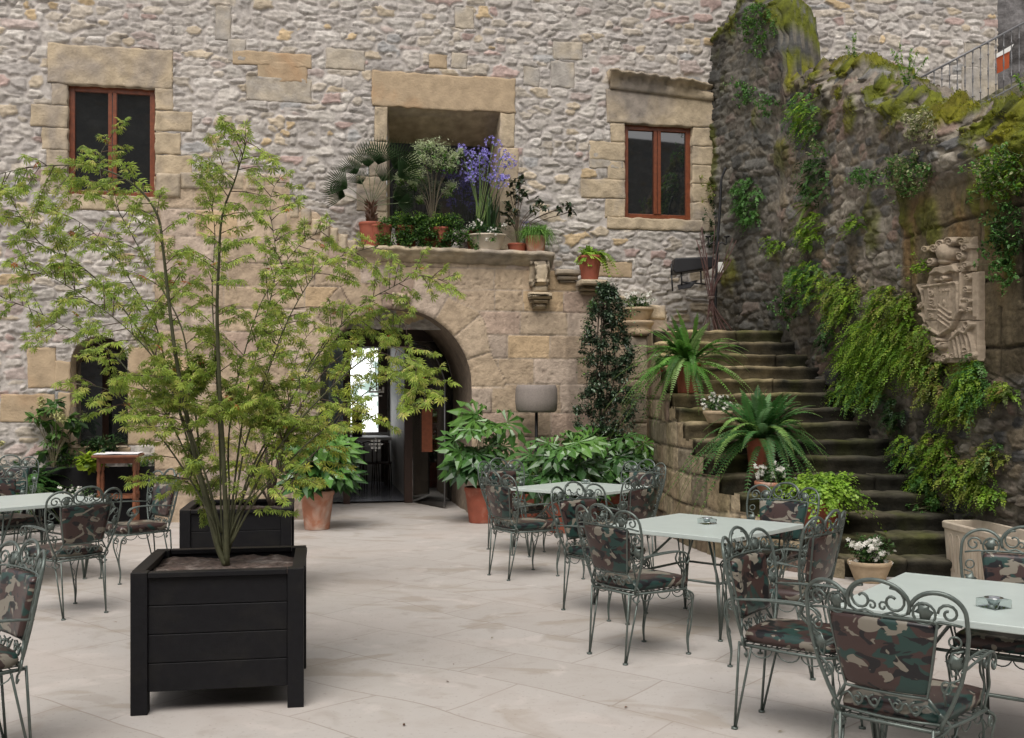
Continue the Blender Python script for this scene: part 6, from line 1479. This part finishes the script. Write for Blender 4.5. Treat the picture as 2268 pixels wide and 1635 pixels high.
# white flower trough on the ledge
p = LPt(1078, -.0); t = pthing('flower_trough', 'cream planter of white roses near the right end of the ledge', 'potted plant', p, 'bowls of white flowers')
a = MB(); a.lathe([(0, 0), (.155, 0), (.16, .01), (.235, .20), (.25, .205), (.25, .225), (.235, .228), (.22, .19)], tuple(p), 40, sx=1.1, sy=.62); a.build('trough', M['cream'], t)
L = Leaves(); clump(L, (p.x, p.y, p.z+.28), (.30, .17, .11), 900, .036, [(4, (.03, .07, .022)), (3, (.055, .12, .03))], T_OVAL, .3)
for (u, v) in [(1040, 530), (1045, 540), (1035, 520), (1055, 545), (1090, 530)]: e = P(u, v, p.y-.2); clump(L, tuple(e), (.06, .03, .06), 50, .034, G_MID, T_OVAL, .2)
L.build('foliage', M['leaf'], t); Fl = Leaves(); pts = []
for (u, v) in [(1034, 502), (1040, 497), (1048, 495), (1050, 503), (1068, 495), (1088, 505), (1092, 512), (1086, 512), (1098, 508), (1118, 497), (1122, 500), (1036, 528), (1034, 532), (1076, 528), (1080, 532), (1060, 488), (1094, 518)]:
    e = np.array(P(u, v, p.y-.14)); pts += [e+np.array([random.gauss(0, .014), random.gauss(0, .01), random.gauss(0, .012)]) for _ in range(4)]
flowers(Fl, np.array(pts), .03, (.80, .79, .74)); Fl.build('flowers', M['petal'], t)
# grassy pot + lilac sprig
p = LPt(1186, .06); t = pthing('potted_grass', 'fine drooping green grass in a clay pot at the right end of the ledge', 'potted plant', p); pot(t, p, .15, .12, .24, M['terra_old'], .02)
L = Leaves(); straps(L, (p.x, p.y, p.z+.24), 1100, .40, .008, [(3, (.12, .26, .045)), (3, (.20, .38, .08)), (1, (.08, .17, .04))], (35, 88), .95, 6, bj=.13); L.build('foliage', M['leaf'], t)
p = LPt(1163, .30); t = pthing('lilac_flower', 'slender plant with a small lilac flower behind the grass pot', 'potted plant', p); pot(t, p, .08, .06, .15, M['terra'], .01)
L = Leaves(); e = P(1164, 494, p.y); clump(L, (e.x, e.y, e.z-.12), (.09, .06, .12), 80, .05, G_MID, T_LEAF, .2); L.build('foliage', M['leaf'], t); Fl = Leaves(); flowers(Fl, np.array([list(e+Vector((random.gauss(0, .03), 0, random.gauss(0, .015)))) for _ in range(10)]), .03, (.38, .36, .62)); Fl.build('flowers', M['petal'], t)

# ------------------------------------------------------------------ left bed below the arched window
p = Vector(((228-CU)/F*14.0, 13.75, 0)); lpn = thing('long_planter', 'long low black planter trough under the arched window', 'planter', tuple(p), TH)
zt2 = EYE-(1034-HOR)/F*13.6; a = MB(); Wd = .78
for (x0_, x1_, y0_, y1_) in ((-Wd, Wd, -.2, -.17), (-Wd, Wd, .17, .2), (-Wd, -Wd+.03, -.169, .169), (Wd-.03, Wd, -.169, .169)): a.box(x0_, x1_, y0_, y1_, .02, zt2)
bevel(a.build('side_boards', M['black'], lpn, False, local=True), .004); a = MB(); a.box(-Wd+.031, Wd-.031, -.168, .168, zt2-.12, zt2-.05); a.build('soil', M['soil'], lpn, False, local=True)
def bed(name, label, u, v, Y, r, n, size, pal, tm, m='leaf', stems=0, zb=None):
    e = P(u, v, Y); t = pthing(name, label, 'plant', (e.x, e.y, zb if zb is not None else zt2-.05)); L = Leaves()
    clump(L, tuple(e), r, n, size, pal, tm, .35); L.build('foliage', M[m], t)
    St = MB()
    for k in range(max(4, stems)): St.tube(bez([(e.x+random.uniform(-.05, .05), e.y, zb if zb is not None else zt2-.06), (e.x+random.uniform(-.5, .5)*r[0], e.y, e.z-r[2]*.5), (e.x+random.uniform(-.8, .8)*r[0], e.y, e.z+random.uniform(-.2, .8)*r[2])], 4), .004, 4, col=(.10, .12, .05))
    St.build('stems', M['stem'], t, color=True); return t, e
bed('heuchera', 'lime yellow leafy plant at the front edge of the long black planter', 203, 1020, 13.45, (.19, .14, .12), 210, .085, [(3, (.26, .36, .03)), (2, (.19, .30, .03))], T_FAN)
bed('dark_foliage_plant', 'dark blue green plant under the arched window', 225, 988, 13.85, (.30, .15, .15), 420, .075, G_DARK, T_LEAF)
bed('dark_foliage_plant', 'low dark shrubby plant behind the wooden stand', 310, 1030, 13.95, (.28, .12, .12), 320, .055, G_DARK+G_MID, T_LEAF)
bed('dark_foliage_plant', 'leafy green edging plant at the left of the long planter', 140, 1015, 13.75, (.30, .14, .15), 420, .06, G_DARK+G_MID, T_LEAF)
# oakleaf hydrangea
e = P(118, 930, 13.6); t = pthing('hydrangea', 'tall hydrangea with cream flower heads beside the arched window', 'shrub', (e.x, e.y, zt2-.05)); L = Leaves(); St = MB(); Fl = Leaves()
for (u, v, s_) in [(85, 905, .2), (120, 905, .2), (150, 925, .2), (100, 935, .22), (130, 955, .22), (75, 925, .18), (165, 950, .16), (110, 975, .2), (150, 985, .2), (95, 1000, .18), (125, 890, .16), (172, 935, .15)]:
    q = np.array(P(u, v, 13.6+random.uniform(-.15, .2))); a = random.uniform(0, 6.28); L.add(T_FATSIA, q[None], np.array([[math.cos(a), math.sin(a), -.25]]), np.array([[0, -.5, 1.]]), np.array([s_*.85]), cols(1, G_MID, .2))
    L.add(T_OVAL, np.repeat(q[None], 5, 0), nrm(rdir(5)+np.array([0, -.2, -.2])), np.array([0, -.5, 1.]), .17, cols(5, G_MID+G_DARK, .2))
    St.tube(bez([(e.x, e.y, zt2-.05), (e.x+(q[0]-e.x)*.4, e.y, (zt2+q[2])/2), q.tolist()], 4), .006, 5, col=(.09, .08, .04))
for (u, v, r) in [(92, 885, .05), (92, 895, .06), (128, 922, .09), (138, 928, .08), (3, 982, .04)]:
    q = P(u, v, 13.45); n = 90; clump(Fl, tuple(q), (r, r, r*.8), n, .035, [(2, (.50, .48, .24)), (2, (.42, .42, .18))], T_OVAL, .5)
L.build('foliage', M['leaf'], t); St.build('stems', M['stem'], t, color=True); Fl.build('flower_heads', M['petal'], t)
# big ground ferns at the far left
for i, (u, Y, ln, lb, n) in enumerate([(55, 13.2, .85, 'big arching sword fern at the left end of the long planter', 80), (-10, 12.9, .85, 'dark fern clump at the far left picture edge', 70)]):
    random.seed(60+i); p = Vector(((u-CU)/F*Y, Y, .12)); t = pthing('ground_fern', lb, 'fern', (p.x, p.y, 0)); L = Leaves(); St = MB()
    pot(t, (p.x, p.y, 0), .2, .16, .42, M['black'], .02)
    fronds(L, (p.x, p.y, .42), n, ln*1.1, [(4, (.04, .11, .025)), (3, (.065, .17, .035)), (2, (.03, .07, .02))], 28, .075, (20, 80), .75, stems=St, basej=.1); L.build('foliage', M['leaf'], t); St.build('stems', M['stem'], t, color=True)
rosebowl('clay pot of white and pinkish roses in front of the long black planter', Vector(((172-CU)/F*12.9, 12.9, 0)), .20, .26, M['terra'], 320, 26, .30, seed=7, fs=.038)

# ------------------------------------------------------------------ ferns and weeds rooted in the ruined wall
GRP = 'ferns and weeds rooted in the ruined wall'
def wallfern(label, u, v, ru, rv, pal, dens=1.0, ln=.20, seed=0, kind='maiden', drop=.9):
    random.seed(seed+100); ru, rv, dens = (ru*.84, rv*.84, dens*.95) if v > 840 else (ru*.94, rv*.94, dens); c = side_pt(u, v); Y = c.y; t = pthing('wall_fern' if kind == 'maiden' else 'wall_plant', label, 'fern' if kind == 'maiden' else 'plant', c, GRP)
    L = Leaves(); St = MB(); dz = 1/F*Y; n = int(max(8, ru*rv/38*dens)); nv = np.array([NW[0], NW[1], 0])
    tang = np.array([NW[1], -NW[0], 0])
    bases = []
    for k in range(max(5, n)):
        a = random.uniform(0, 6.28); r = random.random()**.55; q = side_pt(u+math.cos(a)*ru*r*.9, v+math.sin(a)*rv*r-rv*.12); bases.append(list(np.array(q)+nv*random.uniform(.02, .06+.10*(1-r))))
    if kind == 'maiden':
        for b_ in bases: fronds(L, np.array(b_), 3, ln*1.15, pal, 15, .023, (-10, 60), drop*1.1, T_FAN, az=(110, 275), basej=.04, taper=True, fold=.4, jit=.006)
    elif kind == 'weed':
        for b_ in bases:
            clump(L, tuple(np.array(b_)+nv*.04), (.05, .05, .05), 16, .036, pal, T_OVAL, .2)
        for b_ in bases[::2]:
            e = np.array(b_)+nv*.12+rdir(1)[0]*.10; St.tube([b_, e.tolist()], .0022, 4, col=(.09, .09, .04)); clump(L, tuple(e), (.04, .04, .04), 9, .034, pal, T_OVAL, .2)
        St.build('stems', M['stem'], t, color=True)
    elif kind == 'strap':
        straps(L, tuple(np.array(c)+nv*.04), n, ln, .035, pal, (-20, 80), .8, az=(100, 330))
    L.build('foliage', M['leaf'], t)
PALE = [(3, (.30, .32, .16)), (2, (.20, .26, .09)), (1, (.42, .38, .24))]
GW = [(3, (.07, .18, .04)), (3, (.11, .26, .06)), (1, (.20, .36, .12))]
BR = [(4, (.21, .36, .035)), (4, (.14, .27, .03)), (2, (.30, .42, .05))]
wf = [
 ('deep green fern clump highest of those above the stairs', 1798, 632, 50, 52, BR+GW, 1.0, .18, 'maiden'),
 ('olive yellow maidenhair fern left of the largest fern mass', 1872, 668, 48, 62, G_OLIVE+BR, 1.1, .2, 'maiden'),
 ('bright upper part of the largest maidenhair mass left of the carving', 1985, 705, 66, 62, BR+G_OLIVE, 1.2, .22, 'maiden'),
 ('huge hanging maidenhair mass left of the carving', 1952, 790, 95, 78, BR, 1.25, .24, 'maiden'),
 ('yellow green maidenhair hanging at the lower right of the huge mass', 2055, 790, 48, 68, BR+G_OLIVE, 1.0, .2, 'maiden'),
 ('lower fringe of maidenhair above the middle steps', 1915, 872, 66, 45, BR+GW, 1.1, .22, 'maiden'),
 ('bright fern beneath the row of weeds at mid wall', 1808, 520, 36, 44, BR, 1.0, .18, 'maiden'),
 ('rounded dark green bush fern on the grey wall near the corner', 1663, 452, 36, 52, GW, 1.3, .16, 'maiden'),
 ('small green tuft beneath the mossy tower', 1657, 208, 22, 34, GW, 1.2, .14, 'weed'),
 ('leafy weeds covering the mossy tower', 1690, 70, 45, 62, GW+G_MID, 1.0, .14, 'weed'),
 ('blue green weed on the shoulder below the tower', 1712, 238, 22, 34, GW, 1.0, .14, 'weed'),
 ('feathery plant spilling over the broken wall top', 1795, 262, 42, 52, GW+BR, .9, .2, 'maiden'),
 ('pale long-leaved plant below the feathery one', 1832, 318, 28, 46, PALE+GW, .6, .22, 'weed'),
 ('dark hanging growth beneath the pale long-leaved plant', 1815, 400, 34, 50, G_DARK+GW, .9, .18, 'maiden'),
 ('hart tongue fern with long strap leaves on the wall', 1800, 455, 40, 40, [(1, (.17, .24, .05))], .3, .32, 'strap'),
 ('wide leafy plant under the moss mound', 2028, 392, 62, 48, GW+PALE, 1.0, .18, 'weed'),
 ('pale cream flowering weeds on the moss near the railing', 2062, 282, 36, 44, PALE+[(2, (.62, .58, .42))], 1.0, .14, 'weed'),
 ('thin trailing green weed left of the wide leafy plant', 1932, 396, 40, 22, GW, .9, .16, 'weed'),
 ('large leafy bush high at the right picture edge', 2232, 395, 58, 62, GW+PALE+BR, 1.2, .2, 'weed'),
 ('dark trailing plant below the leafy bush at the right edge', 2245, 520, 36, 70, G_DARK+GW, .9, .2, 'weed'),
 ('dark ivy growth in the corner beside the right window', 1575, 500, 26, 70, G_DARK, 1.0, .14, 'weed'),
 ('olive weed on the corner just above the ivy', 1582, 428, 18, 28, G_OLIVE, 1.0, .12, 'weed'),
 ('small lime tuft at mid wall', 1905, 498, 18, 24, BR, 1.0, .14, 'maiden'),
 ('small green fern near the stair head', 1728, 540, 22, 26, BR, 1.0, .15, 'maiden'),
 ('dark creeping plant low on the wall by the top steps', 1748, 690, 34, 44, G_DARK+GW, .9, .14, 'weed'),
 ('green fern to the lower right of the carving', 2172, 855, 44, 62, GW+BR, 1.2, .2, 'maiden'),
 ('yellow fern at the right edge level with the carving foot', 2240, 868, 26, 34, BR+G_OLIVE, 1.0, .16, 'maiden'),
 ('olive fern directly below the carving', 2080, 868, 40, 34, G_OLIVE, 1.0, .16, 'maiden'),
 ('olive fern band below the carving towards the right', 2135, 915, 58, 38, G_OLIVE+BR, 1.0, .17, 'maiden'),
 ('golden green fern halfway down beside the steps', 2088, 1000, 48, 50, G_OLIVE+BR, 1.0, .18, 'maiden'),
 ('small green fern left of the golden one', 2022, 1005, 32, 40, GW+BR, .9, .16, 'maiden'),
 ('broad yellow green fern above the stone trough', 2150, 1062, 66, 50, G_OLIVE+BR, 1.1, .18, 'maiden'),
 ('fern between the golden fern and the trough corner', 2060, 1075, 40, 42, BR+GW, .9, .16, 'maiden'),
 ('small fern at the right edge above the trough', 2215, 1010, 36, 30, G_OLIVE+GW, .9, .16, 'maiden'),
 ('bright little fern touching the trough rim', 2215, 1108, 30, 22, BR, 1.1, .16, 'maiden'),
 ('blue green seedling low on the wall near the lower steps', 2090, 1110, 34, 26, GW, .9, .14, 'weed'),
 ('dark weed hanging over the shoulder right of the carving', 2240, 600, 28, 40, GW, .8, .14, 'weed'),
 ('tiny yellow weed left of the carved helmet', 2055, 595, 12, 16, BR, 1.2, .1, 'weed'),
 ('dark green fern beside the middle steps', 1990, 920, 34, 40, G_DARK, .8, .15, 'maiden'),
 ('dark creeper hanging beneath the bright mid wall fern', 1842, 735, 26, 40, G_DARK+GW, .9, .16, 'maiden'),
]
for i, (lb, u, v, ru, rv, pal, dn, ln, kd) in enumerate(wf): wallfern(lb, u, v, ru, rv, pal, dn, ln, i, kd)
# tufts on top of the wall, silhouetted against the house
for i, (u, v, h, lb) in enumerate([(1847, 150, .45, 'thin upright yellow green weed on the flat part of the wall top'), (1962, 190, .45, 'bushy upright green weed on the wall top near the railing foot'), (2225, 225, .3, 'spiky bright plant on the moss mound below the railing')]):
    c = side_pt(u, v); c = c+Vector((.25, .05, 0)); t = pthing('wall_plant', lb, 'plant', c, GRP); L = Leaves(); St = MB(); random.seed(90+i)
    for k in range(3 if i < 1 else 7):
        e = c+Vector((random.gauss(0, .05+.05*(i > 0)), random.gauss(0, .05), h*random.uniform(.6, 1.1))); St.tube([c, e], .003, 4, col=(.14, .19, .05))
        for q in range(14): m_ = c.lerp(e, random.random()); clump(L, tuple(m_), (.03, .03, .03), 5, .035, BR+GW, T_LEAF, .2)
    L.build('foliage', M['leaf'], t); St.build('stems', M['stem'], t, color=True)
# weeds at the stair foot and fallen petals / leaves on the paving
random.seed(77)
L = Leaves()
for k in range(26):
    q = G(random.uniform(1575, 1650), random.uniform(1212, 1224)); clump(L, tuple(q+Vector((0, .1, .03))), (.05, .04, .04), 12, .035, GW, T_OVAL, .2)
tag(L.build('weed_patch', M['leaf'], None, tuple(G(1610, 1218))), 'low green weeds growing at the foot of the stair wall', 'weeds', kind='stuff')
L = Leaves()
for k in range(60):
    if k < 22: u, v, c = random.uniform(1890, 2010), random.uniform(1288, 1306), (.75, .73, .68)
    else:
        u, v = random.uniform(250, 2200), random.uniform(1180, 1620); c = random.choice([(.16, .07, .03), (.20, .16, .06), (.10, .05, .03)])
    q = G(u, v, .006); a = random.uniform(0, 6.28); L.add(T_LEAF, np.array([list(q)]), np.array([[math.cos(a), math.sin(a), .1]]), np.array([[0, 0, 1.]]), random.uniform(.018, .04), np.array(c))
MOSS = Leaves(); MOSS.add(T_PIN, MO, rdir(len(MO), 1.2)+np.array([NW[0], NW[1], 0])*.6, rdir(len(MO)), .022*(.6+.9*RNG.random(len(MO))), cols(len(MO), [(4, (.20, .21, .012)), (3, (.13, .15, .01)), (2, (.28, .27, .02)), (1, (.08, .09, .01))], .3))
tag(MOSS.build('moss', M['leaf'], None, (4, 10, 4)), 'yellow green moss cushions growing along the broken wall top', 'moss', kind='stuff')
for i, u in enumerate((2066, 2086)):
    p = up(u, 240, UY-.1); t = pthing('clay_pot', ['left', 'right'][i]+' one of two small orange clay pots standing at the railing foot', 'pot', p, 'clay pots at the railing'); pot(t, p, .075, .05, .17, M['terra'], .012, n=18)
tag(L.build('fallen_leaves', M['leaf'], None, (0, 8, 0)), 'scattered fallen petals and leaves on the paving', 'leaves', kind='stuff')
